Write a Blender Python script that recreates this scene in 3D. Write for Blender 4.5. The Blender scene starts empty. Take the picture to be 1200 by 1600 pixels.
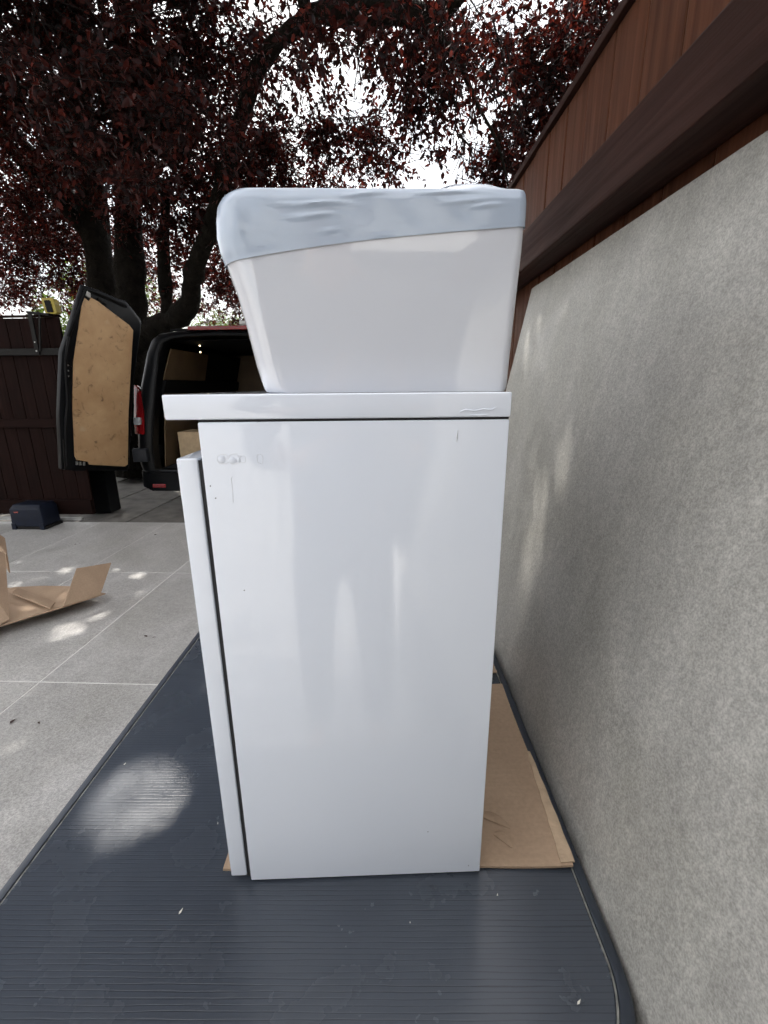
import bpy, bmesh, math, random
import numpy as np
from mathutils import Matrix, Vector
R = math.radians
random.seed(7); rng = np.random.default_rng(11)
sc = bpy.context.scene
COL = sc.collection

# ------------------------------------------------------------------ camera
CAM = np.array([0.0, 0.0, 1.22])
FOC = 704.0                                    # focal length in pixels of a 1200 x 1600 picture
ROWS = np.array([[0.999, 0.0437, -0.0076], [0.0044, -0.2693, -0.963], [-0.0442, 0.9621, -0.2693]])
q_ = [r / np.linalg.norm(r) for r in ROWS]
fwd = q_[2]; right = np.cross(fwd, np.array([0.0076, 0.963, 0.2693]) * 0 + -q_[1]); right /= np.linalg.norm(right)
upv = np.cross(right, fwd)
cd = bpy.data.cameras.new('camera'); cam = bpy.data.objects.new('camera', cd); COL.objects.link(cam)
cd.sensor_fit = 'HORIZONTAL'; cd.sensor_width = 36.0; cd.lens = FOC / 1200 * 36.0
cd.clip_start = 0.02; cd.clip_end = 2000
cam.matrix_world = Matrix(((right[0], upv[0], -fwd[0], CAM[0]), (right[1], upv[1], -fwd[1], CAM[1]),
                           (right[2], upv[2], -fwd[2], CAM[2]), (0, 0, 0, 1)))
sc.camera = cam

# ------------------------------------------------------------------ sky, sun, exposure
SUN_EL, SUN_AZ = 57.0, -33.0                   # azimuth measured from +y towards +x
sdir = np.array([math.sin(R(SUN_AZ)) * math.cos(R(SUN_EL)), math.cos(R(SUN_AZ)) * math.cos(R(SUN_EL)), math.sin(R(SUN_EL))])
w = bpy.data.worlds.new('World'); sc.world = w; w.use_nodes = True
nt = w.node_tree; nt.nodes.clear()
sky = nt.nodes.new('ShaderNodeTexSky'); sky.sky_type = 'NISHITA'; sky.sun_disc = False
sky.sun_elevation = R(SUN_EL); sky.sun_rotation = R(SUN_AZ); sky.air_density = 1.0; sky.dust_density = 3.0; sky.ozone_density = 1.0
tcw = nt.nodes.new('ShaderNodeTexCoord')
cn = nt.nodes.new('ShaderNodeTexNoise'); cn.inputs['Scale'].default_value = 2.2; cn.inputs['Detail'].default_value = 6
cr = nt.nodes.new('ShaderNodeValToRGB'); cr.color_ramp.elements[0].position = 0.36; cr.color_ramp.elements[1].position = 0.62
cr.color_ramp.elements[0].color = (0.45, 0.45, 0.45, 1); cr.color_ramp.elements[1].color = (0.95, 0.95, 0.95, 1)
mx = nt.nodes.new('ShaderNodeMixRGB'); mx.inputs[2].default_value = (8.8, 8.7, 8.6, 1)   # thin bright cloud
bg = nt.nodes.new('ShaderNodeBackground'); bg.inputs['Strength'].default_value = 0.12
wo = nt.nodes.new('ShaderNodeOutputWorld')
nt.links.new(tcw.outputs['Generated'], cn.inputs['Vector']); nt.links.new(cn.outputs['Fac'], cr.inputs['Fac'])
nt.links.new(cr.outputs['Color'], mx.inputs[0]); nt.links.new(sky.outputs['Color'], mx.inputs[1])
nt.links.new(mx.outputs['Color'], bg.inputs['Color']); nt.links.new(bg.outputs['Background'], wo.inputs['Surface'])
sl = bpy.data.lights.new('sun', 'SUN'); sl.energy = 4.0; sl.angle = R(0.53); sl.color = (1.0, 0.95, 0.88)
so = bpy.data.objects.new('sun', sl); COL.objects.link(so); so.location = (-3, 6, 12)
so.rotation_euler = Vector(sdir).to_track_quat('Z', 'Y').to_euler()
sc.view_settings.view_transform = 'Standard'; sc.view_settings.look = 'None'
sc.view_settings.exposure = 1.06; sc.view_settings.gamma = 1.0; sc.view_settings.use_curve_mapping = False
sc.cycles.use_denoising = True; sc.cycles.use_adaptive_sampling = True; sc.cycles.adaptive_threshold = 0.05; sc.cycles.adaptive_min_samples = 12
sc.cycles.max_bounces = 5; sc.cycles.diffuse_bounces = 3; sc.cycles.glossy_bounces = 3; sc.cycles.transmission_bounces = 3; sc.cycles.transparent_max_bounces = 4

# ------------------------------------------------------------------ helpers
def at(px, py, Y):                             # a picture point brought to the depth Y
    d = right * (px - 600) / FOC - upv * (py - 800) / FOC + fwd
    return CAM + d * (Y - CAM[1]) / d[1]
def on_plane(px, py, nn, k):
    d = right * (px - 600) / FOC - upv * (py - 800) / FOC + fwd
    return CAM + d * (k - nn @ CAM) / (nn @ d)

class MB:
    def __init__(s): s.v = []; s.f = []
    def add(s, vs, fs):
        b = len(s.v); s.v += [tuple(map(float, p)) for p in vs]; s.f += [tuple(i + b for i in f) for f in fs]; return s
    def box(s, x0, x1, y0, y1, z0, z1):
        return s.add([(x0, y0, z0), (x1, y0, z0), (x1, y1, z0), (x0, y1, z0), (x0, y0, z1), (x1, y0, z1), (x1, y1, z1), (x0, y1, z1)],
                     [(0, 3, 2, 1), (4, 5, 6, 7), (0, 1, 5, 4), (1, 2, 6, 5), (2, 3, 7, 6), (3, 0, 4, 7)])
    def rings(s, rings, cap=True, closed=True):
        n = len(rings[0]); b = len(s.v); vs = [p for r in rings for p in r]; fs = []
        for i in range(len(rings) - 1):
            for j in range(n if closed else n - 1):
                k = (j + 1) % n; fs.append((i * n + j, i * n + k, (i + 1) * n + k, (i + 1) * n + j))
        if cap: fs.append(tuple(range(n))[::-1]); fs.append(tuple((len(rings) - 1) * n + j for j in range(n)))
        return s.add(vs, fs)
    def slab(s, poly, off):                    # polygon of 3-D points given a thickness vector
        o = np.array(off); return s.rings([[tuple(np.array(p)) for p in poly], [tuple(np.array(p) + o) for p in poly]])
    def tube(s, path, rad, n=8, cap=True):
        path = [np.array(p, float) for p in path]; rr = rad if hasattr(rad, '__len__') else [rad] * len(path); rings = []
        ref = np.array([0.13, 0.37, 0.92])
        for i, p in enumerate(path):
            t = path[min(i + 1, len(path) - 1)] - path[max(i - 1, 0)]; t = t / (np.linalg.norm(t) + 1e-9)
            a = np.cross(t, ref)
            if np.linalg.norm(a) < 0.05: a = np.cross(t, np.array([1., 0, 0]))
            a /= np.linalg.norm(a); b = np.cross(t, a)
            rings.append([tuple(p + rr[i] * (math.cos(2 * math.pi * k / n) * a + math.sin(2 * math.pi * k / n) * b)) for k in range(n)])
        return s.rings(rings, cap)
    def build(s, name, m, parent=None, bevel=0.0, seg=2, smooth=False, ang=35):
        me = bpy.data.meshes.new(name); me.from_pydata(s.v, [], s.f)
        bm = bmesh.new(); bm.from_mesh(me); bmesh.ops.recalc_face_normals(bm, faces=bm.faces)
        if bevel:
            es = [e for e in bm.edges if len(e.link_faces) == 2 and e.calc_face_angle(0) > R(ang)]
            bmesh.ops.bevel(bm, geom=es, offset=bevel, segments=seg, affect='EDGES', profile=0.6, clamp_overlap=True)
        if smooth:
            for f in bm.faces: f.smooth = True
            for e in bm.edges:
                if len(e.link_faces) == 2 and e.calc_face_angle(0) > R(ang): e.smooth = False
        bm.to_mesh(me); bm.free(); me.materials.append(m)
        o = bpy.data.objects.new(name, me); COL.objects.link(o)
        if parent: o.parent = parent
        return o
def empty(name, loc=(0, 0, 0), rz=0.0):
    o = bpy.data.objects.new(name, None); COL.objects.link(o); o.location = loc; o.rotation_euler = (0, 0, rz); o.empty_display_size = 0.1; return o
def tag(o, label=None, cat=None, group=None, kind=None):
    if label: o['label'] = label
    if cat: o['category'] = cat
    if group: o['group'] = group
    if kind: o['kind'] = kind
    return o
def copy_of(o, parent, loc, rot=None, scale=None):
    c = o.copy(); COL.objects.link(c); c.parent = parent; c.location = loc
    if rot is not None: c.rotation_euler = rot
    if scale is not None: c.scale = scale
    return c

# ------------------------------------------------------------------ materials
class NT:
    def __init__(s, name):
        s.m = bpy.data.materials.new(name); s.m.use_nodes = True; s.t = s.m.node_tree; s.t.nodes.clear()
        s.out = s.n('ShaderNodeOutputMaterial'); s.p = s.n('ShaderNodeBsdfPrincipled'); s.l(s.p.outputs[0], s.out.inputs['Surface'])
        s.tc = s.n('ShaderNodeTexCoord')
    def n(s, t, **k):
        x = s.t.nodes.new(t)
        for a, b in k.items(): setattr(x, a, b)
        return x
    def l(s, a, b): s.t.links.new(a, b)
    def set(s, **k):
        for a, b in k.items():
            i = s.p.inputs[a.replace('_', ' ')]
            i.default_value = (*b, 1) if isinstance(b, tuple) and len(b) == 3 else b
        return s
    def coords(s, scale=(1, 1, 1), rand=0.0, src='Object'):
        mp = s.n('ShaderNodeMapping'); mp.inputs['Scale'].default_value = scale
        if rand:
            oi = s.n('ShaderNodeObjectInfo'); mu = s.n('ShaderNodeVectorMath', operation='SCALE'); co = s.n('ShaderNodeCombineXYZ')
            for i in range(3): s.l(oi.outputs['Random'], co.inputs[i])
            mu.inputs['Scale'].default_value = rand; s.l(co.outputs[0], mu.inputs[0])
            ad = s.n('ShaderNodeVectorMath', operation='ADD'); s.l(s.tc.outputs[src], ad.inputs[0]); s.l(mu.outputs[0], ad.inputs[1]); s.l(ad.outputs[0], mp.inputs['Vector'])
        else: s.l(s.tc.outputs[src], mp.inputs['Vector'])
        return mp.outputs[0]
    def noise(s, vec, scale, detail=4, rough=0.55, dist=0.0):
        x = s.n('ShaderNodeTexNoise'); x.inputs['Scale'].default_value = scale; x.inputs['Detail'].default_value = detail
        x.inputs['Roughness'].default_value = rough; x.inputs['Distortion'].default_value = dist; s.l(vec, x.inputs['Vector']); return x.outputs['Fac']
    def ramp(s, fac, stops):
        x = s.n('ShaderNodeValToRGB'); e = x.color_ramp.elements
        while len(e) < len(stops): e.new(0.5)
        for i, (p, c) in enumerate(stops): e[i].position = p; e[i].color = (*c, 1) if hasattr(c, '__len__') else (c, c, c, 1)
        s.l(fac, x.inputs['Fac']); return x.outputs['Color']
    def mix(s, fac, a, b, mode='MIX'):
        x = s.n('ShaderNodeMixRGB', blend_type=mode)
        for i, v in enumerate((fac, a, b)):
            if hasattr(v, 'links') or hasattr(v, 'is_output'): s.l(v, x.inputs[i])
            else: x.inputs[i].default_value = v if i == 0 else (*v, 1)
        return x.outputs[0]
    def color(s, c): s.l(c, s.p.inputs['Base Color']); return s
    def rough(s, c): s.l(c, s.p.inputs['Roughness']); return s
    def bump(s, h, strength=0.3, dist=0.005):
        b = s.n('ShaderNodeBump'); b.inputs['Strength'].default_value = strength; b.inputs['Distance'].default_value = dist
        s.l(h, b.inputs['Height']); s.l(b.outputs[0], s.p.inputs['Normal']); return s

def simple(name, c, rough=0.5, metal=0.0, var=0.15, scale=12, bump=0.0, bscale=60, bdist=0.002, spec=0.5):
    s = NT(name).set(Roughness=rough, Metallic=metal, Specular_IOR_Level=spec); v = s.coords()
    f = s.noise(v, scale, 5); lo = tuple(x * (1 - var) for x in c); hi = tuple(min(1, x * (1 + var)) for x in c)
    s.color(s.ramp(f, [(0.3, lo), (0.7, hi)]))
    if bump: s.bump(s.noise(v, bscale, 4), bump, bdist)
    return s.m
def porcelain(name, base, rand, streak, g=1.0, q=1.0):
    s = NT(name); v = s.coords((1, 1, 1), rand); k = base
    big = s.noise(v, 1.8 * g, 5, 0.6, 0.8); mid = s.noise(v, 16 * g, 5, 0.65, 0.3); sm = s.noise(v, 85 * g, 3, 0.6, 0.0); fine = s.noise(v, 240 * g, 2, 0.6); vs = s.coords(streak, rand); st = s.noise(vs, 6 * g, 5, 0.6, 0.4)
    c = s.ramp(big, [(0.3, tuple(x * y for x, y in zip(k, (0.86, 0.86, 0.84)))), (0.7, tuple(x * y for x, y in zip(k, (1.10, 1.10, 1.12))))])
    c = s.mix(0.36 * q, c, s.ramp(mid, [(0.34, 0.35), (0.66, 0.65)]), 'OVERLAY')
    c = s.mix(0.34 * q, c, s.ramp(st, [(0.36, 0.34), (0.64, 0.66)]), 'OVERLAY')
    c = s.mix(0.50 * q, c, s.ramp(sm, [(0.36, 0.30), (0.64, 0.70)]), 'OVERLAY')
    c = s.mix(0.45 * q, c, s.ramp(fine, [(0.38, 0.18), (0.62, 0.82)]), 'OVERLAY')
    c = s.mix(s.ramp(s.noise(v, 130 * g, 2, 0.6, 0.2), [(0.62, 0.0), (0.70, 0.30)]), c, tuple(x * 0.45 for x in k))
    c = s.mix(s.ramp(s.noise(v, 150 * g, 2, 0.6, 0.2), [(0.64, 0.0), (0.72, 0.22)]), c, tuple(x * 1.6 for x in k))
    if rand: c = s.mix(0.30, c, s.ramp(s.n('ShaderNodeObjectInfo').outputs['Random'], [(0.0, 0.40), (1.0, 0.60)]), 'OVERLAY')
    s.color(c); s.rough(s.ramp(mid, [(0.3, 0.40), (0.7, 0.60)])); s.bump(s.mix(0.5, s.ramp(sm, [(0, 0.0), (1, 1.0)]), s.ramp(mid, [(0, 0.), (1, 1.)])), 0.35, 0.0018)
    return s.m
M = {}
M['tile'] = porcelain('grey_porcelain_tile', (0.392, 0.382, 0.366), 37.0, (1, 0.25, 1), 0.9, 0.62)
M['slab'] = porcelain('grey_stone_slab', (0.385, 0.375, 0.345), 0.0, (1, 2.2, 0.7), 1.55, 0.58)
M['grout'] = simple('pale_grout', (0.66, 0.65, 0.62), 0.8, var=0.08, scale=30)
M['paver'] = simple('weathered_concrete_paver', (0.12, 0.112, 0.10), 0.8, var=0.35, scale=7, bump=0.3, bscale=80)
M['earth'] = simple('earth', (0.10, 0.085, 0.065), 0.95, var=0.4, scale=3, bump=0.4, bscale=30, bdist=0.02)
# grained plastic of the storage box
s = NT('grained_slate_plastic').set(Roughness=0.36, Specular_IOR_Level=0.5); v = s.coords()
wv = s.n('ShaderNodeTexWave', wave_type='BANDS', bands_direction='Y', wave_profile='SIN'); s.l(s.coords((0.07, 1, 1)), wv.inputs['Vector'])
wv.inputs['Scale'].default_value = 54; wv.inputs['Distortion'].default_value = 3.2; wv.inputs['Detail'].default_value = 3.0; wv.inputs['Detail Scale'].default_value = 1.6; wv.inputs['Detail Roughness'].default_value = 0.55
lines = s.ramp(wv.outputs['Fac'], [(0.0, 0.15), (0.10, 0.80), (0.25, 1.0), (1.0, 0.95)])
breakup = s.ramp(s.noise(s.coords((1.1, 22, 1)), 3.0, 4), [(0.40, 0.0), (0.60, 1.0)])
breakup = s.mix(0.55, breakup, (0.0, 0.0, 0.0)); lines = s.mix(breakup, lines, (0.95, 0.95, 0.95))
gr = s.noise(v, 900, 2, 0.6)
c = s.ramp(s.noise(v, 5, 5), [(0.3, (0.047, 0.056, 0.072)), (0.7, (0.056, 0.066, 0.083))])
c = s.mix(0.42, c, lines, 'MULTIPLY')
scr = s.ramp(s.noise(s.coords((14, 60, 1)), 2.0, 4, 0.7), [(0.68, 0.0), (0.9, 0.35)]); zone = s.ramp(s.noise(v, 7, 3), [(0.52, 0.0), (0.66, 1.0)]); scr = s.mix(1.0, scr, zone, 'MULTIPLY'); s.color(s.mix(scr, c, (0.20, 0.21, 0.23)))
s.rough(s.ramp(s.noise(v, 9, 5, 0.6), [(0.3, 0.20), (0.7, 0.31)]))
s.bump(s.mix(0.12, lines, s.ramp(gr, [(0, 0.), (1, 1.)])), 0.28, 0.0006); M['lid'] = s.m
M['rim'] = simple('slate_plastic', (0.030, 0.038, 0.053), 0.42, var=0.1, bump=0.1, bscale=500, bdist=0.0006)
# whites
s = NT('white_lacquer').set(Roughness=0.1, Coat_Weight=0.9, Coat_Roughness=0.05); v = s.coords()
s.color(s.ramp(s.noise(v, 3, 4), [(0.3, (0.765, 0.815, 0.905)), (0.7, (0.785, 0.83, 0.91))])); s.rough(s.ramp(s.noise(v, 18, 6, 0.7), [(0.45, 0.07), (0.72, 0.20)]))
s.bump(s.noise(v, 5, 3), 0.03, 0.01); M['white'] = s.m
s = NT('white_ceramic').set(Roughness=0.05, IOR=1.6, Coat_Weight=1.0, Coat_Roughness=0.02); v = s.coords()
s.color(s.ramp(s.noise(v, 4, 3), [(0.3, (0.62, 0.64, 0.69)), (0.7, (0.64, 0.66, 0.71))])); s.bump(s.noise(v, 6, 2), 0.03, 0.01); M['ceramic'] = s.m
s = NT('pale_blue_film').set(Roughness=0.16, Coat_Weight=0.6, Coat_Roughness=0.06); v = s.coords()
s.color(s.ramp(s.noise(v, 7, 5), [(0.3, (0.385, 0.455, 0.555)), (0.7, (0.435, 0.50, 0.595))]))
s.bump(s.noise(s.coords((4, 4, 22)), 3.2, 4, 0.5, 0.5), 0.06, 0.002); M['film'] = s.m
M['residue'] = simple('glue_residue', (0.69, 0.72, 0.77), 0.45, var=0.10, scale=200, bump=0.5, bscale=400)
M['shadow_gap'] = simple('dark_carcass_gap_shade', (0.02, 0.02, 0.022), 0.8)  # carcass colour, also used as painted shade in the gaps
# timber
def timber(name, lo, hi, axis, rough=0.5, bump=0.35):
    s = NT(name); sc3 = {'z': (14, 14, 0.7), 'y': (14, 0.6, 14), 'x': (0.6, 14, 14)}[axis]
    v = s.coords(sc3, 53.0); g = s.noise(v, 3.0, 6, 0.6, 0.8); b = s.noise(s.coords((2, 2, 2), 53.0), 1.5, 3)
    c = s.ramp(g, [(0.25, lo), (0.75, hi)]); c = s.mix(0.6, c, s.ramp(b, [(0.3, 0.30), (0.7, 0.68)]), 'OVERLAY')
    s.p.inputs['Specular IOR Level'].default_value = 0.10; s.color(c); s.rough(s.ramp(g, [(0.2, rough + 0.15), (0.8, rough - 0.08)])); s.bump(g, bump, 0.002); return s.m
M['board'] = timber('stained_cedar_board', (0.046, 0.0165, 0.0085), (0.104, 0.040, 0.021), 'z', 0.5)
M['beam'] = timber('dark_stained_beam', (0.015, 0.006, 0.0045), (0.042, 0.018, 0.0135), 'y', 0.6, 0.7)
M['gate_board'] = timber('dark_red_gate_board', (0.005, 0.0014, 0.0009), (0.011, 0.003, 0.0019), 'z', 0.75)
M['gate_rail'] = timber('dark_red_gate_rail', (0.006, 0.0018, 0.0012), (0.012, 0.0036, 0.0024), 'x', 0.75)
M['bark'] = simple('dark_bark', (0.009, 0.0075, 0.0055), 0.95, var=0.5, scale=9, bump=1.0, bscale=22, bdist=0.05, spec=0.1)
M['twig'] = simple('twig_bark', (0.010, 0.007, 0.0065), 0.9, var=0.3, spec=0.1)
# card and ply
s = NT('cardboard').set(Roughness=0.75); v = s.coords()
c = s.ramp(s.noise(v, 6, 5), [(0.3, (0.34, 0.235, 0.155)), (0.7, (0.41, 0.29, 0.195))]); fl = s.noise(s.coords((1, 150, 1)), 2.0, 2)
c = s.mix(0.05, c, s.ramp(fl, [(0.4, 0.3), (0.6, 0.7)]), 'OVERLAY'); c = s.mix(0.2, c, s.ramp(s.noise(v, 160, 3), [(0.3, 0.3), (0.7, 0.7)]), 'OVERLAY')
s.color(c); s.bump(fl, 0.12, 0.0008); M['card'] = s.m
M['card_edge'] = simple('torn_cardboard_edge', (0.50, 0.37, 0.25), 0.8, var=0.15, scale=60, bump=0.4, bscale=200)
s = NT('worn_hardboard').set(Roughness=0.6); v = s.coords()
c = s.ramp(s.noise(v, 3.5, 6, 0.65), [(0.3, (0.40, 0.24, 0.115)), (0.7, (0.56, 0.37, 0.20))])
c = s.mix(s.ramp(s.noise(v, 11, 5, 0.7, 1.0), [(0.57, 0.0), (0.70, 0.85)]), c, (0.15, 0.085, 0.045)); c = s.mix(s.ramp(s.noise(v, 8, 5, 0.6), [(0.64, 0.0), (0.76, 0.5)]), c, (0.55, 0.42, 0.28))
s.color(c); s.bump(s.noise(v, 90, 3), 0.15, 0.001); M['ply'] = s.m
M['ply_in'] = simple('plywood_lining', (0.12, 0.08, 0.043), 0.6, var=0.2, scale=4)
M['crate'] = simple('pale_chipboard', (0.42, 0.31, 0.19), 0.7, var=0.15, scale=20)
M['black'] = NT('black_car_paint').set(Base_Color=(0.0035, 0.004, 0.005), Roughness=0.34, Specular_IOR_Level=0.12, Coat_Weight=0.08, Coat_Roughness=0.1).m
M['rubber'] = simple('black_rubber', (0.006, 0.006, 0.0065), 0.6, var=0.2, spec=0.12)
M['trim'] = simple('grey_plastic_trim', (0.022, 0.024, 0.029), 0.55, var=0.15, spec=0.2)
M['dust'] = simple('seam_dust', (0.22, 0.22, 0.20), 0.9, var=0.6, scale=60)
M['dark'] = simple('dark_lining', (0.006, 0.006, 0.0065), 0.8, spec=0.1)
s = NT('red_lens').set(Base_Color=(0.17, 0.005, 0.007), Roughness=0.12, Coat_Weight=0.15); M['red'] = s.m
M['clear'] = NT('clear_lens').set(Base_Color=(0.28, 0.29, 0.30), Roughness=0.12).m
M['metal'] = simple('galvanised_metal', (0.42, 0.42, 0.41), 0.4, 0.8, var=0.25, scale=20)
M['dull_metal'] = simple('dull_grey_steel', (0.010, 0.0095, 0.009), 0.6, 0.0, spec=0.15, var=0.3, scale=20)
M['white_tube'] = simple('off_white_tube', (0.6, 0.6, 0.58), 0.4, var=0.08)
M['yellow'] = simple('yellow_plastic', (0.30, 0.23, 0.02), 0.45, var=0.1)
M['navy'] = simple('navy_plastic', (0.006, 0.009, 0.019), 0.5, spec=0.2, var=0.2, bump=0.1, bscale=300)
M['label_red'] = simple('red_print', (0.45, 0.10, 0.07), 0.5)
M['petal'] = simple('pale_petal', (0.7, 0.68, 0.6), 0.6)
M['fallen'] = simple('dry_purple_leaf', (0.055, 0.03, 0.025), 0.7, var=0.4, scale=40)
s = NT('warm_bulb').set(Base_Color=(0.8, 0.7, 0.5), Emission_Color=(1.0, 0.78, 0.45), Emission_Strength=3.0); M['bulb'] = s.m
M['render'] = simple('pale_house_render', (0.66, 0.65, 0.62), 0.9, var=0.08, scale=4, bump=0.2, bscale=120)
M['glass'] = NT('dark_window_glass').set(Base_Color=(0.02, 0.022, 0.025), Roughness=0.04).m
def leaf_mat(name, lo, hi, tlo, thi, fac):
    s = NT(name); s.p.inputs['Roughness'].default_value = 0.5; s.p.inputs['Specular IOR Level'].default_value = 0.14
    a = s.n('ShaderNodeAttribute', attribute_name='tint'); c = s.ramp(a.outputs['Fac'], [(0.0, lo), (1.0, hi)]); s.color(c)
    tr = s.n('ShaderNodeBsdfTranslucent'); s.l(s.ramp(a.outputs['Fac'], [(0.0, tlo), (1.0, thi)]), tr.inputs['Color'])
    mx = s.n('ShaderNodeMixShader'); mx.inputs[0].default_value = fac; s.l(s.p.outputs[0], mx.inputs[1]); s.l(tr.outputs[0], mx.inputs[2]); s.l(mx.outputs[0], s.out.inputs['Surface']); return s.m
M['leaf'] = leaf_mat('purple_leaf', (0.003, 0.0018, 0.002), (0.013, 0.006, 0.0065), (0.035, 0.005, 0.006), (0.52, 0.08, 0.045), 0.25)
M['green_leaf'] = leaf_mat('green_leaf', (0.035, 0.07, 0.015), (0.09, 0.14, 0.03), (0.16, 0.26, 0.03), (0.32, 0.40, 0.06), 0.4)

# ------------------------------------------------------------------ ground, patio, driveway
def structure(o): o['kind'] = 'structure'; return o
g = MB(); g.add([(-600, -600, -0.06), (600, -600, -0.06), (600, 600, -0.06), (-600, 600, -0.06)], [(0, 1, 2, 3)])
structure(g.build('ground', M['earth']))
GX, GY, TW, TL, J = -1.57, 1.61, 0.645, 1.18, 0.0028       # one joint crossing, tile width and length, half joint
Y_END = 3.96
patio = structure(MB().box(-7.5, 0.62, -3.4, Y_END, -0.05, -0.0009).build('patio', M['grout']))
tile0 = None
for i in range(-9, 4):
    for j in range(-5, 2):
        x0, y0 = GX + i * TW, GY + j * TL
        y1 = min(y0 + TL, Y_END)
        if x0 + TW > 0.63: continue
        if j < 1 and tile0 is not None:
            t = copy_of(tile0, patio, (x0, y0, 0))
        else:
            t = MB().box(J, TW - J, J, (y1 - y0) - J, -0.03, 0.0).build('tile', M['tile'], patio, 0.0012, 1); t.location = (x0, y0, 0)
            if j < 1: tile0 = t
        t.location.z = random.uniform(-0.0006, 0.0006)
drive = structure(MB().box(-9, 0.62, Y_END, 13, -0.07, -0.045).build('driveway', M['earth']))
p0 = None
for i in range(-8, 5):
    for j in range(0, 9):
        x0 = -2.02 + i * 0.62 + (0.31 if j % 2 else 0) * 0; y0 = Y_END + 0.012 + j * 0.93
        if x0 + 0.6 > 0.6: continue
        if p0 is None: p0 = MB().box(0.006, 0.614, 0.006, 0.924, -0.04, 0.0).build('paving_stone', M['paver'], drive, 0.006, 2); t = p0
        else: t = copy_of(p0, drive, (0, 0, 0))
        t.location = (x0, y0, -0.012 + random.uniform(-0.004, 0.003)); t.rotation_euler = (random.uniform(-.004, .004), random.uniform(-.004, .004), 0)

# ------------------------------------------------------------------ fence (frame turned 2.2 degrees)
FA = R(2.2)
def frame(p, a=FA): return (p[0] * math.cos(a) - p[1] * math.sin(a), p[0] * math.sin(a) + p[1] * math.cos(a), p[2])
FX, F0, F1, FTOP = 0.478, -1.15, 3.92, 1.925
fence = tag(empty('fence', frame((FX, F0, 0)), FA), 'tall brown stained timber board fence above the leaning grey slab', 'fence')
BW = 0.130
bd = MB().box(0, 0.02, 0.0015, BW - 0.0015, 0.04, FTOP).build('board', M['board'], fence, 0.004, 2)
nb = int((F1 - F0) / BW); off = (1.032 - F0) % BW
for i in range(nb):
    o = bd if i == 0 else copy_of(bd, fence, (0, 0, 0))
    o.location = (random.uniform(-0.0015, 0.0015), off + i * BW, 0); o.rotation_euler = (0, 0, random.uniform(-0.006, 0.006))
L = F1 - F0
bm_ = MB().box(-0.080, -0.004, 0, L, 1.543, 1.645).build('rail', M['beam'], fence, 0.004, 2)
lo_ = MB().box(-0.056, -0.004, 0, L, 0.35, 0.45)
MB().box(-0.012, 0.034, 0, L, FTOP + 0.001, FTOP + 0.022).build('cap', M['beam'], fence, 0.003, 2)
for i in range(4):
    MB().box(0.03, 0.13, 0.3 + i * 1.5, 0.4 + i * 1.5, 0.0, 1.86).build('post', M['beam'], fence, 0.004)
# low masonry plinth between box and fence, carrying the slab
plinth = structure(MB().box(0.240, 0.476, -1.1, 3.0, 0.0, 0.470).build('plinth', M['paver'], None, 0.005))
plinth.rotation_euler = (0, 0, FA)
# ------------------------------------------------------------------ leaning slab
tl = (0.464 - 0.274) / (1.516 - 0.56); LEAN = math.atan(tl)
zb, zt = 0.475, 1.516; wb, wt = 0.274 + (zb - 0.56) * tl, 0.274 + (zt - 0.56) * tl
U0, U1 = -0.95, 1.574
slab = MB()
tn = np.array([0.012 * math.cos(LEAN), 0, -0.012 * math.sin(LEAN)]) * 0.9
slab.rings([[(wb, U0, zb), (wb, U1, zb), (wt, U1, zt), (wt, U0, zt)], [tuple(np.array(p) + tn) for p in [(wb, U0, zb), (wb, U1, zb), (wt, U1, zt), (wt, U0, zt)]]])
slab.v = [(x - wb, y - U0, z - zb) for x, y, z in slab.v]
slab = slab.build('stone_slab', M['slab'], None, 0.0015, 1); slab.location = frame((wb, U0, zb)); slab.rotation_euler = (0, 0, FA)
tag(slab, 'large speckled grey stone slab leaning against the timber fence', 'stone slab')

# ------------------------------------------------------------------ storage box
BL, BR, B0, B1, BZ = -0.528, 0.272, 0.235, 1.27, 0.57
bx = tag(empty('storage_box', frame(((BL + BR) / 2, (B0 + B1) / 2, 0)), FA), 'low dark slate plastic storage box with grained lid under the white vanity', 'storage box')
HW, HL = (BR - BL) / 2, (B1 - B0) / 2
def rrect(hx, hy, r, z, n=6, wide=None):
    out = []; n0, r0 = n, r
    for cx, cy, a0 in ((1, 1, 0), (-1, 1, 90), (-1, -1, 180), (1, -1, 270)):
        n, r = (n0, r0) if (wide is None or cy > 0) else (20, wide + r0)
        cx, cy = cx * (hx - r), cy * (hy - r)
        for k in range(n + 1):
            a = R(a0 + 90 * k / n); out.append((cx + r * math.cos(a), cy + r * math.sin(a), z))
    return out
MB().rings([rrect(HW - 0.07, HL - 0.07, 0.02, 0.0, wide=0.10), rrect(HW - 0.05, HL - 0.05, 0.02, 0.50, wide=0.10)]).build('body', M['rim'], bx, smooth=True)
MB().rings([rrect(HW - 0.008, HL - 0.008, 0.03, 0.498, wide=0.10), rrect(HW - 0.004, HL - 0.004, 0.03, 0.555, wide=0.10), rrect(HW, HL, 0.03, 0.560, wide=0.10), rrect(HW - 0.001, HL - 0.001, 0.03, 0.566, wide=0.10), rrect(HW - 0.005, HL - 0.005, 0.028, BZ, wide=0.10),
            rrect(HW - 0.0150, HL - 0.0150, 0.02, BZ + 0.0005, wide=0.10), rrect(HW - 0.0158, HL - 0.0158, 0.02, BZ - 0.006, wide=0.10)], cap=False).build('lid_rim', M['rim'], bx, smooth=True, ang=50)
MB().rings([rrect(HW - 0.0182, HL - 0.0182, 0.018, 0.54, wide=0.10), rrect(HW - 0.0182, HL - 0.0182, 0.018, BZ - 0.001, wide=0.10), rrect(HW - 0.0195, HL - 0.0195, 0.017, BZ + 0.0004, wide=0.10)]).build('lid', M['lid'], bx)

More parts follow.
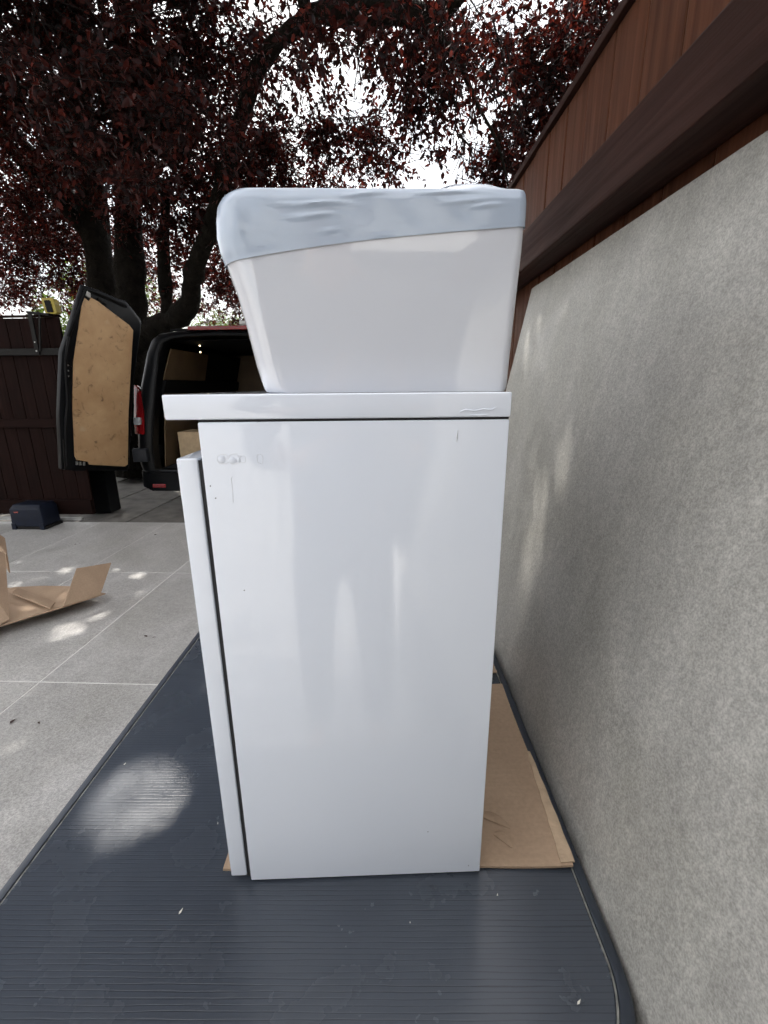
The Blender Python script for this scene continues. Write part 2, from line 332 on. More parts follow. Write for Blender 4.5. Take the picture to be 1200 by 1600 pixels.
MB().rings([rrect(HW - 0.0157, HL - 0.0157, 0.02, BZ - 0.0016, wide=0.10), rrect(HW - 0.0184, HL - 0.0184, 0.018, BZ - 0.0016, wide=0.10)], cap=False).build('seam_dust', M['dust'], bx)
# ------------------------------------------------------------------ unseen building added behind the photographer (lights and mirrors in the glossy white)
ho = tag(empty('reflection_house', (0.6, -3.5, 0)), 'unseen low pale building added behind the viewer for reflections in the glossy white cabinet', 'reflection_house')
MB().box(-1.5, 3.2, -5, 0, 0, 3.2).build('wall', M['render'], ho)
MB().box(-1.6, 3.4, -5.2, 0.22, 3.202, 3.40).build('roof', M['trim'], ho, 0.01)
for (x0, x1, z0, z1, nm) in ((-1.35, 2.6, 0.05, 2.15, 'patio_door'),):  # dark doors added to darken the middle of the reflections
    f_ = MB().box(x0, x1, 0.005, 0.05, z0, z1).build(nm, M['trim'], ho, 0.004)
    for k in range(4):
        wdt = (x1 - x0) / 4; MB().box(x0 + k * wdt + 0.03, x0 + (k + 1) * wdt - 0.03, 0.04, 0.056, z0 + 0.05, z1 - 0.05).build('pane', M['glass'], f_)

tag(MB().box(-6.0, -0.93, -3.72, -3.5, 0, 1.35).build('reflection_wall', M['render'], None, 0.01), 'unseen low pale wall added behind the viewer for reflections in the basin', 'wall')  # added, kept low so bright sky mirrors on the basin's left

# ------------------------------------------------------------------ cardboard under the vanity
def sheet(grid, th, name, m, parent=None):       # grid[i][j] of 3-D points, given a thickness downwards
    a, b = len(grid), len(grid[0]); mb = MB(); vs = [p for r in grid for p in r] + [(p[0], p[1], p[2] - th) for r in grid for p in r]; n = a * b; fs = []
    for i in range(a - 1):
        for j in range(b - 1):
            k = i * b + j; fs += [(k, k + 1, k + b + 1, k + b), (n + k, n + k + b, n + k + b + 1, n + k + 1)]
    for i in range(a - 1):
        for j in (0, b - 1): k = i * b + j; fs.append((k, k + b, n + k + b, n + k))
    for j in range(b - 1):
        for i in (0, a - 1): k = i * b + j; fs.append((k, k + 1, n + k + 1, n + k))
    return mb.add(vs, fs).build(name, m, parent, smooth=True, ang=25)
base = frame((0.0, 0.47, BZ))
cs = tag(empty('cardboard_sheet', base, FA), 'flat brown cardboard sheet under the white vanity with a creased edge', 'cardboard')
gr = []
for i in range(25):
    u = i / 24 * 0.398; row = []
    for j in range(31):
        ww = -0.232 + j / 30 * 0.486
        z = 0.0052 + 0.0008 * math.sin(9 * ww + 5 * u)
        if ww > 0.15: z += 0.0035 * ((ww - 0.15) / 0.1) ** 2 * (1 + math.sin(14 * u + 1)) * 0.8
        row.append((ww, u + 0.006 * (ww - 0.1) + 0.002 * math.sin(17 * ww) * (1 if i in (0, 24) else 0), z))
    gr.append(row)
# keep it flat beneath the cabinet
gr = [[(x, y, 0.0040 if x < 0.11 else z) for x, y, z in r] for r in gr]
sheet(gr, 0.0038, 'sheet', M['card'], cs)
gr = []
for i in range(15):
    u = 0.002 + i / 14 * 0.20; wd = 0.015 * (1 - 0.85 * i / 14) + 0.0006 * math.sin(i * 2.1)
    z0 = gr0 = 0.0052 + 0.0035 * (0.103 / 0.1) ** 2 * (1 + math.sin(14 * u + 1)) * 0.8
    gr.append([(0.253 - wd, u, z0 + 0.0012), (0.2525, u, z0 + 0.0035 + 0.0004 * math.sin(i)), (0.257 + 0.0005 * math.sin(i * 1.7), u, z0 + 0.003)])
sheet(gr, 0.002, 'torn_edge', M['card_edge'], cs)
for (cx, cy, ln, ang, am) in ((0.160, 0.066, 0.050, -0.45, 0.006), (0.166, 0.036, 0.030, -0.75, 0.005)):
    gr = []
    for i in range(9):
        t = i / 8; row = []
        for j in range(5):
            a = (t - 0.5) * ln; b = (j / 4) * 0.011 * math.sin(math.pi * (0.1 + 0.8 * t)); h = am * (j / 4) ** 2 * (0.6 + 0.4 * math.sin(5 * t))
            row.append((cx + a * math.cos(ang) - b * math.sin(ang), cy + a * math.sin(ang) + b * math.cos(ang), 0.0074 + h))
        gr.append(row)
    sheet(gr, 0.0006, 'torn_flap', M['card'], cs)
base = frame((0.0, 0.90, BZ))
c2 = empty('cardboard_strip', base, FA); tag(c2, 'small corner of brown cardboard lying behind the vanity by the slab', 'cardboard')
gr = [[(-0.18 + j / 8 * 0.43, i / 6 * 0.12, 0.008 + 0.004 * (j / 8) ** 2 + (0.004 if i < 1 else 0)) for j in range(9)] for i in range(7)]
sheet(gr, 0.004, 'sheet', M['card'], c2)

# ------------------------------------------------------------------ vanity unit
VO, VA = (-0.2056, 0.4463, 0.574), R(4.335)
VD, VW, VH = 0.3133, 0.46, 0.6126               # front-to-back, width, height of the cabinet
va = tag(empty('vanity_unit', VO, VA), 'glossy white bathroom vanity cabinet seen from its side, standing on the dark box', 'vanity unit')
MB().box(0, VD, 0, 0.018, 0, VH).build('side_panel', M['white'], va, 0.0022, 3, True)
MB().box(0, VD, VW - 0.018, VW, 0, VH).build('side_panel', M['white'], va, 0.0022, 3, True)
MB().box(VD - 0.014, VD - 0.004, 0.0182, VW - 0.0182, 0.002, VH - 0.002).build('back_panel', M['white'], va)
MB().box(0.002, VD - 0.016, 0.0182, VW - 0.0182, 0.002, 0.018).build('bottom_panel', M['shadow_gap'], va)
MB().box(0.001, 0.012, 0.0182, VW - 0.0182, 0.02, VH - 0.004).build('inner_frame', M['shadow_gap'], va)
MB().box(-0.0262, -0.0049, 0.0012, VW - 0.0012, 0.0075, 0.5765).build('drawer_front', M['white'], va, 0.0022, 3, True)
MB().box(0.0005, VD - 0.0005, 0.0025, VW - 0.0025, VH + 0.0001, VH + 0.0022).build('gap_shade_filler', M['shadow_gap'], va)  # dark filler standing in for the shade under the countertop
MB().box(-0.0312, VD + 0.0006, -0.0012, VW + 0.004, VH + 0.0024, 0.6395).build('countertop', M['white'], va, 0.0024, 3, True)
MB().box(-0.0047, -0.0003, 0.0035, VW - 0.006, 0.004, 0.574).build('gap_shade_strip', M['shadow_gap'], va)  # near-black strip painting the shade between drawer front and side
# smears of old glue
def smear(pts, name='glue_residue', y=-0.0003, r=0.0012):
    mb = MB()
    for (x, z, dx, dz) in pts:
        n = 9; mb.rings([[(x + dx * math.cos(6.283 * k / n) * (0.8 + 0.3 * random.random()), y, z + dz * math.sin(6.283 * k / n) * (0.8 + 0.3 * random.random())) for k in range(n)],
                  [(x + 0.5 * dx * math.cos(6.283 * k / n), y - 0.0005, z + 0.5 * dz * math.sin(6.283 * k / n)) for k in range(n)]])
    return mb.build(name, M['white'], va, smooth=True)
def ringmark(cx, cz, w_, h_, name='glue_residue'):
    pa = [(cx + w_ * (abs(math.cos(a)) ** 0.5) * (1 if math.cos(a) > 0 else -1) * random.uniform(.9, 1.05), -0.0001, cz + h_ * (abs(math.sin(a)) ** 0.6) * (1 if math.sin(a) > 0 else -1) * random.uniform(.85, 1.1)) for a in np.linspace(0, 6.2, 16)]
    return MB().tube(pa + [pa[0]], 0.00020, 5).build(name, M['residue'], va, smooth=True)
ZR = 0.5755
for dx, w_, h_ in ((0.0215, 0.0055, 0.0050), (0.033, 0.0048, 0.0052), (0.0415, 0.0028, 0.0034), (0.059, 0.0030, 0.0048)):
    ringmark(dx, ZR, w_, h_)
smear([(0.020, ZR, 0.0045, 0.0042), (0.031, ZR - 0.001, 0.0050, 0.0035), (0.0375, ZR - .0005, 0.0020, 0.003)])
MB().tube([(0.0305, -0.0001, 0.5585), (0.0280, -0.0001, 0.556), (0.0283, -0.0001, 0.545), (0.0275, -0.0001, 0.53)], 0.00025, 4).build('scratch', M['residue'], va)
pa = [(0.262, -0.0014, 0.6205), (0.268, -0.0014, 0.6225), (0.276, -0.0014, 0.6212), (0.285, -0.0014, 0.6228), (0.294, -0.0014, 0.6222), (0.2985, -0.0014, 0.6250)]
MB().tube(pa, [0.0004, 0.0009, 0.0007, 0.001, 0.0008, 0.0002], 5).build('filler_smear', M['white'], va, smooth=True)
MB().tube([(0.272, -0.0014, 0.6175), (0.281, -0.0014, 0.6165), (0.291, -0.0014, 0.6178)], [0.0003, 0.0013, 0.0003], 5).build('filler_smear', M['white'], va, smooth=True)
MB().tube([(0.2605, -0.0002, 0.602), (0.2595, -0.0002, 0.596), (0.2600, -0.0002, 0.590)], [0.0006, 0.0011, 0.0003], 5).build('filler_smear', M['residue'], va, smooth=True)
for (x, z) in ((0.006, 0.548), (0.010, 0.535), (0.030, 0.43), (0.24, 0.075), (0.297, 0.012)):
    MB().rings([[(x + 0.0007 * math.cos(a), -0.0002, z + 0.0007 * math.sin(a)) for a in np.linspace(0, 5.6, 8)], [(x + 0.0004 * math.cos(a), -0.0005, z + 0.0004 * math.sin(a)) for a in np.linspace(0, 5.6, 8)]]).build('speck', M['trim'], va)

# ------------------------------------------------------------------ basin on the countertop, wrapped in film
prof = [(0.6398, 0.064, 0.3160), (0.6410, 0.0600, 0.3170), (0.6450, 0.0580, 0.3178), (0.6521, 0.0558, 0.3182), (0.6678, 0.0520, 0.3187), (0.7042, 0.0455, 0.3200), (0.7350, 0.0390, 0.3214),
        (0.7603, 0.0315, 0.3226), (0.7720, 0.0275, 0.3232), (0.7850, 0.0255, 0.3236), (0.8000, 0.0265, 0.3238), (0.8110, 0.0290, 0.3236), (0.8200, 0.0345, 0.3230), (0.8235, 0.0395, 0.3218)]
TB0, TB1 = 0.022, 0.430
def bring(z, xa, xb, grow=0.0, n=9, rr=0.024):
    ya, yb = TB0 + 0.004 - min(1, (z - 0.639) / 0.15) * 0.004, TB1 + 0.01 * (z - 0.64) / 0.18
    if z > 0.815: ya += (z - 0.815) * 0.35
    hx, hy = (xb - xa) / 2 + grow, (yb - ya) / 2 + grow; cx, cy = (xa + xb) / 2, (ya + yb) / 2
    out = []
    for qx, qy, a0, r in ((1, 1, 0, .03), (-1, 1, 90, rr), (-1, -1, 180, rr), (1, -1, 270, .010)):
        for k in range(n + 1):
            a = R(a0 + 90 * k / n); out.append((cx + qx * (hx - r) + r * math.cos(a), cy + qy * (hy - r) + r * math.sin(a), z))
        # straight run, finely divided for the film
        if True:
            nx = {0: (-1, 1), 90: (-1, -1), 180: (1, -1), 270: (1, 1)}[a0]
            a = R(a0 + 90); p = np.array([cx + qx * (hx - r) + r * math.cos(a), cy + qy * (hy - r) + r * math.sin(a)])
            r2 = {0: rr, 90: rr, 180: .010, 270: .03}[a0]; q2 = {0: (-1, 1), 90: (-1, -1), 180: (1, -1), 270: (1, 1)}[a0]
            e = np.array([cx + q2[0] * (hx - r2) + r2 * math.cos(a), cy + q2[1] * (hy - r2) + r2 * math.sin(a)])
            for k in range(1, 40):
                m_ = p + (e - p) * k / 40; out.append((m_[0], m_[1], z))
    return out
ba = tag(empty('wash_basin', VO, VA), 'white ceramic wash basin wrapped in pale blue film on the countertop', 'basin')
rings = [bring(*p) for p in prof]
inner = [bring(0.8225, 0.060, 0.312), bring(0.806, 0.066, 0.306), bring(0.74, 0.075, 0.300), bring(0.665, 0.100, 0.28), bring(0.655, 0.13, 0.25)]
inner = [[(x, TB0 + 0.012 + (y - TB0) * 0.945, z) for x, y, z in r] for r in inner]
MB().rings(rings + inner).build('bowl', M['ceramic'], ba, smooth=True, ang=60)
# film: from a slanting lower edge up over the rim and across the top
def pro(z):
    zs = [p[0] for p in prof]; return np.interp(z, zs, [p[1] for p in prof]), np.interp(z, zs, [p[2] for p in prof])
NZ = 26; frings = []
ref = bring(0.78, *pro(0.78))
lowz = [0.7603 + (0.7934 - 0.7603) * ((p[0] - 0.038) / 0.285) + 0.004 * math.sin(11 * p[0]) * (1 if p[1] < 0.1 else 0) - 0.005 * max(0, (p[0] - 0.30) / 0.025) * 0 for p in ref]
def wrinkle(x, y, z):
    return 0.00018 * math.sin(38 * x + 7 * math.sin(21 * y)) * math.sin(70 * (z + 0.12 * x)) + 0.0008 * math.sin(120 * x + 60 * z) * max(0, (z - 0.79) / 0.03)
bumps = [(0.122, 0.8095, 0.030, 0.0013, 0.0024), (0.120, 0.7995, 0.018, 0.0013, 0.0024), (0.136, 0.7875, 0.006, 0.0016, 0.0014), (0.170, 0.8180, 0.022, 0.0013, 0.0024), (0.245, 0.8195, 0.030, 0.0013, 0.0024),
         (0.285, 0.8085, 0.012, 0.0015, 0.0014), (0.262, 0.8120, 0.016, 0.0016, 0.0015), (0.185, 0.7835, 0.010, 0.0012, 0.0008), (0.050, 0.7930, 0.004, 0.010, 0.0012)]
for i in range(NZ + 1):
    t = i / NZ; row = []
    for j, p in enumerate(ref):
        z = lowz[j] + (0.8228 - lowz[j]) * t
        xa, xb = pro(z); q = bring(z, xa, xb, 0.0011)[j]
        cx, cy = 0.18, 0.226; n2 = np.array([q[0] - cx, (q[1] - cy) * 0.7]); n2 /= np.linalg.norm(n2)
        if abs(q[1] - TB0) < 0.02: n2 = np.array([0, -1.0])
        d = wrinkle(*q) * (0.25 if t < 0.1 else 1)
        if q[1] < TB0 + 0.03:
            for (bx_, bz_, sx, sz, am) in bumps: d += am * math.exp(-((q[0] - bx_) / sx) ** 2 - ((q[2] - bz_ - 0.0012 * math.sin(90 * (q[0] - bx_))) / sz) ** 2)
        if t < 0.02: d += 0.0001
        row.append((q[0] + n2[0] * d, q[1] + n2[1] * d, q[2]))
    frings.append(row)
NT_ = 14
for i in range(1, NT_):
    t = i / NT_; row = []
    for j, p in enumerate(frings[NZ]):
        x, y = 0.18 + (p[0] - 0.18) * (1 - t), 0.226 + (p[1] - 0.226) * (1 - t)
        z = 0.8231 + 0.0022 * min(1, t * 5) * (0.6 + 0.4 * math.sin(25 * x)) - 0.004 * max(0, t - 0.25) + 0.0008 * math.sin(60 * x + 31 * y)
        z += 0.013 * math.exp(-((x - 0.272) / 0.032) ** 4 - ((y - 0.060) / 0.038) ** 2) + 0.003 * math.exp(-((x - 0.17) / 0.05) ** 2 - ((y - 0.04) / 0.02) ** 2)
        row.append((x, y, z))
    frings.append(row)
fm = MB(); fm.rings(frings, cap=False); n = len(ref); fm.f.append(tuple(len(fm.v) - n + k for k in range(n)))
fo = fm.build('protective_film', M['film'], ba, smooth=True, ang=80)
# ------------------------------------------------------------------ opened cardboard box on the patio
cb = tag(empty('cardboard_box', (-2.15, 2.2, 0)), 'opened brown cardboard box lying flat on the patio with a flap standing up', 'cardboard box')
def P(px, py, y): return np.array(at(px, py, y)) - np.array([-2.15, 2.2, 0])
def panel(pts, name='flap', th=0.006, m='card'):
    pts = [np.array(p) for p in pts]; n_ = np.cross(pts[1] - pts[0], pts[2] - pts[0]); n_ /= np.linalg.norm(n_)
    if n_[2] < 0: n_ = -n_
    o = MB().slab(pts, -n_ * th).build(name, M[m], cb); return o
def F(px, py, z):                              # picture point on a level z
    return np.array(on_plane(px, py, np.array([0, 0, 1.0]), z)) - np.array([-2.15, 2.2, 0])
_a, _b = F(99, 947.5, 0.076), F(157, 929, 0.070); _n = np.cross(_b - _a, np.array([-0.28, 0.12, 1.0])); _n /= np.linalg.norm(_n); _o = np.array([-2.15, 2.2, 0])
def PF(px, py): return np.array(on_plane(px, py, _n, _n @ (_a + _o))) - _o
panel([F(-75, 1000, 0.06), F(0, 978, 0.066), F(48, 963, 0.070), F(99, 948, 0.074), F(112, 916, 0.060), F(70, 915, 0.052), F(28, 917, 0.05), F(-70, 925, 0.05)], 'base_panel')
panel([F(99, 947.5, 0.076), F(157, 929, 0.070), PF(174, 879), PF(120, 888)], 'flap')
panel([F(99, 948, 0.070), F(165, 927, 0.062), F(150, 925, 0.05), F(112, 918, 0.05)], 'base_panel')
panel([F(18, 926, 0.085), F(28, 918, 0.06), F(86, 941, 0.072), F(78, 950, 0.095)], 'flap', 0.006)
panel([F(-60, 1010, 0.055), F(15, 967, 0.085), P(8, 864, 2.35), P(-60, 850, 2.2)], 'side_panel')
panel([P(9, 866, 2.36), P(14, 895, 2.40), P(6, 841, 2.50), P(-30, 815, 2.45)], 'flap')

# ------------------------------------------------------------------ sliding gate
GYF = 3.99
ga = tag(empty('gate', (-3.4, GYF, 0)), 'dark red timber board gate across the driveway behind the blue motor box', 'gate')
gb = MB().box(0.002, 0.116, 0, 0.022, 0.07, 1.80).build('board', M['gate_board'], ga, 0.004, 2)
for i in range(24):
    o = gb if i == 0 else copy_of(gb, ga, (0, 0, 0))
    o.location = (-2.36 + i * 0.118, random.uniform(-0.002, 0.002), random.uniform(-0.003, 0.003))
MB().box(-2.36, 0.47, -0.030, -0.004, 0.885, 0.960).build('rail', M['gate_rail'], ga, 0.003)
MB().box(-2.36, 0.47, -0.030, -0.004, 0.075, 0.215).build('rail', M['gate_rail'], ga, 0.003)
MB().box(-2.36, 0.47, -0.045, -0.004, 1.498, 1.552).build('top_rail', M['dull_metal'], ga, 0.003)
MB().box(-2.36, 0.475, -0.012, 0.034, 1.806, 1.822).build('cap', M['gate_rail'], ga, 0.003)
MB().box(0.05, 0.385, -0.075, -0.035, 0.030, 0.052).build('rack_bar', M['metal'], ga, 0.002)
MB().box(-2.36, -0.12, -0.075, -0.035, 0.030, 0.052).build('rack_bar', M['metal'], ga, 0.002)
for x in (0.055, 0.075): MB().box(x, x + 0.008, -0.09, -0.032, 0.03, 0.085).build('bolt', M['metal'], ga, 0.001)
br = MB(); br.box(0.255, 0.290, -0.062, -0.048, 1.50, 1.835); br.build('bracket', M['dull_metal'], ga, 0.003)
MB().slab([(0.292, -0.060, 1.53), (0.305, -0.060, 1.53), (0.362, -0.060, 1.812), (0.345, -0.060, 1.812)], (0, 0.01, 0)).build('bracket', M['dull_metal'], ga, 0.002)
MB().slab([(0.250, -0.064, 1.828), (0.44, -0.064, 1.806), (0.44, -0.064, 1.824), (0.250, -0.064, 1.846)], (0, 0.11, 0)).build('bracket', M['dull_metal'], ga, 0.002)
for z in (1.53, 1.60): MB().rings([[(0.272 + 0.007 * math.cos(a), -0.063, z + 0.007 * math.sin(a)) for a in np.linspace(0, 5.5, 8)], [(0.272 + 0.005 * math.cos(a), -0.068, z + 0.005 * math.sin(a)) for a in np.linspace(0, 5.5, 8)]]).build('bolt', M['metal'], ga)
# post on the far side of the gate opening
tag(MB().box(-0.12, 0.12, -0.09, 0.09, 0, 0.95).build('gate_post', M['black'], None, 0.006), 'short black post at the end of the red gate under the van door', 'post').location = (-3.09, 4.36, 0)
# yellow gadget on the gate
yg = tag(empty('warning_lamp', (-2.965, GYF - 0.005, 1.823)), 'small yellow and black gadget sitting on top of the gate', 'lamp')
def rpoly(hx, hz, r, y, n=5, sk=0.0):
    return [(x + sk * z, y, z + hz) for x, z, _ in [(q[0], q[1], 0) for q in rrect(hx, hz, r, 0, n)]]
MB().rings([rpoly(0.052, 0.062, 0.02, -0.03, sk=-0.12), rpoly(0.052, 0.062, 0.02, 0.03, sk=-0.12)]).build('housing', M['yellow'], yg, 0.004)
MB().rings([[(x, y, z + 0.012) for x, y, z in rpoly(0.026, 0.046, 0.01, -0.036, sk=-0.12)], [(x, y, z + 0.012) for x, y, z in rpoly(0.026, 0.046, 0.01, -0.028, sk=-0.12)]]).build('lens', M['rubber'], yg)
# gate motor
mo = tag(empty('gate_motor', (-3.36, 3.80, 0)), 'dark navy gate motor box standing on the patio before the gate', 'gate motor')
MB().rings([[(-0.155, -0.09, 0.03), (0.145, -0.09, 0.03), (0.145, 0.12, 0.03), (-0.155, 0.12, 0.03)], [(-0.150, -0.085, 0.19), (0.135, -0.085, 0.19), (0.135, 0.12, 0.19), (-0.150, 0.12, 0.19)],
            [(-0.135, -0.055, 0.225), (0.115, -0.055, 0.225), (0.115, 0.11, 0.225), (-0.135, 0.11, 0.225)]]).build('cover', M['navy'], mo, 0.010, 3, True)
MB().box(-0.16, 0.15, -0.08, 0.13, 0.001, 0.028).build('base_plate', M['dull_metal'], mo, 0.003)
MB().box(-0.155, -0.115, -0.094, -0.07, 0.002, 0.06).build('foot', M['navy'], mo, 0.004); MB().box(0.105, 0.145, -0.094, -0.07, 0.002, 0.06).build('foot', M['navy'], mo, 0.004)
MB().box(-0.105, -0.070, -0.0915, -0.085, 0.158, 0.168).build('badge', M['label_red'], mo)

# ------------------------------------------------------------------ van with its rear doors open
VY, XC = 4.50, -1.80
van = tag(empty('van', (XC, VY, 0)), 'black van backed up to the gate with its rear doors open', 'van')
outer = [(0.30, 0.90), (0.46, 0.945), (0.65, 0.940), (0.90, 0.915), (1.25, 0.845), (1.55, 0.755), (1.68, 0.70), (1.735, 0.62), (1.760, 0.40), (1.772, 0.0)]
inn = [(0.405, 0.745), (0.46, 0.760), (0.65, 0.755), (0.90, 0.720), (1.25, 0.655), (1.55, 0.595), (1.625, 0.555), (1.672, 0.46), (1.690, 0.30), (1.698, 0.0)]
RK = 0.0
def loop(pr, y, sc_=0.0, zs=1.0):
    l_ = [(-h + sc_ * (1 if h > 0 else 0), y, min(z, 9) * zs - (sc_ if z > 1.6 else 0)) for z, h in pr]; r_ = [(h - sc_, y, z * zs - (sc_ if z > 1.6 else 0)) for z, h in reversed(pr[:-1])]
    return l_ + r_
def loop_rk(pr, y, k, **a): return [(x, yy + max(0, z - 0.75) * k, z) for x, yy, z in loop(pr, y, **a)]
KR = 0.10
body = MB()
body.rings([loop_rk(inn, 0.10, KR), loop_rk(inn, 0.012, KR, sc_=-0.010), loop_rk(inn, 0.0, KR, sc_=-0.03), loop_rk(outer, 0.0, KR, sc_=0.05), loop_rk(outer, 0.02, KR, sc_=0.015), loop_rk(outer, 0.07, KR),
            loop(outer, 0.5), loop(outer, 2.4), loop([(z if z < 1 else 1 + (z - 1) * 0.86, h * 0.985) for z, h in outer], 2.75), loop([(z if z < 0.95 else 0.95 + (z - 0.95) * 0.15, h * 0.97) for z, h in outer], 3.35), loop([(z if z < 0.8 else 0.8 + (z - 0.8) * 0.12, h * 0.88) for z, h in outer], 4.1)], cap=False)
nb_ = len(loop(outer, 0)); body.f.append(tuple(len(body.v) - nb_ + k for k in range(nb_)))
body.build('body', M['black'], van, smooth=True, ang=50)
# seal round the opening
lp = loop_rk(inn, -0.004, KR, sc_=-0.016); MB().tube(lp + [lp[0]], 0.011, 6, cap=False).build('door_seal', M['rubber'], van, smooth=True)
def inner_x(z): return float(np.interp(z, [p[0] for p in inn], [p[1] for p in inn]))
# load space
MB().box(-0.75, 0.75, 0.05, 2.3, 0.36, 0.402).build('load_floor', M['trim'], van)
for sgn in (-1, 1):
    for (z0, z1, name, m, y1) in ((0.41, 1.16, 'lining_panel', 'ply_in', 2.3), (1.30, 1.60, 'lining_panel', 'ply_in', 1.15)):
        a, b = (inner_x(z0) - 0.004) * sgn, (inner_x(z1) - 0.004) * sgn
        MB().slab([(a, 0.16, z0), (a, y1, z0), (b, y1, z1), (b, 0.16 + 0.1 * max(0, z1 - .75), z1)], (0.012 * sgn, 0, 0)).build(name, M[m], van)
    a, b = (inner_x(1.17) - 0.02) * sgn, (inner_x(1.29) - 0.02) * sgn
    MB().slab([(a, 0.14, 1.17), (a, 2.3, 1.17), (b, 2.3, 1.29), (b, 0.18, 1.29)], (0.03 * sgn, 0, 0)).build('side_rail', M['rubber'], van, 0.004)
    a, b = (inner_x(1.30) + 0.012) * sgn, (inner_x(1.62) + 0.012) * sgn
    MB().slab([(a, 1.16, 1.30), (a, 2.3, 1.30), (b, 2.3, 1.62), (b, 1.16, 1.62)], (0.012 * sgn, 0, 0)).build('lining_panel', M['dark'], van)
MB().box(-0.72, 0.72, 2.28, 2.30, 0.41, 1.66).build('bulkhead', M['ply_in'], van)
MB().box(-0.58, 0.58, 0.25, 2.27, 1.674, 1.684).build('roof_lining', M['dark'], van)
for (x, z, y) in ((-0.175, 1.615, 0.6), (-0.17, 1.578, 0.62)):
    bt = np.array(at(312 + (x + 0.175) * 200, 540 if z > 1.6 else 550, VY + y)) - np.array([XC, VY, 0])
    MB().tube([bt + np.array([0, 0, -0.008]), bt, bt + np.array([0, 0, 0.006])], [0.006, 0.010, 0.004], 8).build('interior_lamp', M['bulb'], van, smooth=True)
# rear lamps, bumper, number of small things
for sgn in (-1, 1):
    pts = [(0.930, 0.79), (0.945, 0.93), (0.915, 1.12), (0.845, 1.255), (0.80, 1.13), (0.80, 1.0), (0.822, 0.78)]
    pts = [(0.955, 0.765), (0.948, 0.93), (0.915, 1.25), (0.835, 1.19), (0.812, 1.0), (0.828, 0.765)]
    tl_ = MB().rings([[(x * sgn, -0.015 + max(0, z - .75) * KR + (0.05 if x > 0.9 else 0), z) for x, z in pts], [(x * sgn, 0.10 + max(0, z - .75) * KR, z) for x, z in pts]]).build('tail_lamp', M['red'], van, 0.010, 2, True)
    MB().box(*sorted((0.845 * sgn, 0.915 * sgn)), -0.022, 0.02, 0.862, 0.935).build('reversing_lens', M['clear'], tl_, 0.008, 2, True)
    MB().box(*sorted((0.815 * sgn, 0.962 * sgn)), -0.05, 0.3, 0.49, 0.625).build('bumper_corner', M['trim'], van, 0.012, 3, True)
    MB().box(*sorted((0.66 * sgn, 0.80 * sgn)), -0.048, -0.02, 0.225, 0.262).build('reflector', M['red'], van, 0.004)
    for y in (0.95, 3.2):
        wh = empty('wheel', (0.80 * sgn, y, 0.31)); wh.parent = van
        def lathe(pr, name, m):
            MB().rings([[(x * sgn, r * math.cos(6.2832 * k / 28), r * math.sin(6.2832 * k / 28)) for k in range(28)] for x, r in pr]).build(name, M[m], wh, smooth=True)
        lathe([(-0.09, 0.19), (-0.10, 0.24), (-0.09, 0.295), (-0.06, 0.31), (0.06, 0.31), (0.09, 0.295), (0.10, 0.24), (0.09, 0.19)], 'tyre', 'rubber')
        lathe([(-0.05, 0.185), (0.07, 0.188), (0.085, 0.18), (0.05, 0.14), (0.06, 0.05), (0.07, 0.03)], 'rim', 'metal')
MB().rings([[(x, -0.03 - b, z) for x, z, b in ((-0.93, 0.40, -.05), (-0.94, 0.22, -.05), (-0.80, 0.19, .03), (0.80, 0.19, .03), (0.94, 0.22, -.05), (0.93, 0.40, -.05), (0.78, 0.388, .03), (-0.78, 0.388, .03))],
            [(x, 0.3, z) for x, z in ((-0.90, 0.39), (-0.90, 0.22), (-0.80, 0.20), (0.80, 0.20), (0.90, 0.22), (0.90, 0.39), (0.78, 0.38), (-0.78, 0.38))]]).build('bumper', M['black'], van, 0.012, 2, True)
MB().box(-0.72, 0.72, -0.03, 0.08, 0.389, 0.404).build('sill_plate', M['trim'], van, 0.004)
MB().box(-0.30, 0.30, 0.085, 0.16, 1.755, 1.792).build('brake_lamp', M['red'], van, 0.008, 2, True)
MB().tube([(0.13, 0.35, 1.845), (1.1, 0.35, 1.845)], 0.020, 12).build('roof_tube', M['white_tube'], van, smooth=True)
for y in (0.45, 1.7):
    MB().tube([(-0.66, y, 1.70), (-0.64, y, 1.80), (0.64, y, 1.80), (0.66, y, 1.70)], 0.014, 8).build('roof_bar', M['rubber'], van, smooth=True)
tag(MB().box(-0.55, 0.0, -0.1, 0.25, 0, 0.36).build('wooden_crate', M['crate'], None, 0.003), 'pale chipboard carton standing inside the open black van', 'carton').location = (-1.87, 4.86, 0.404)
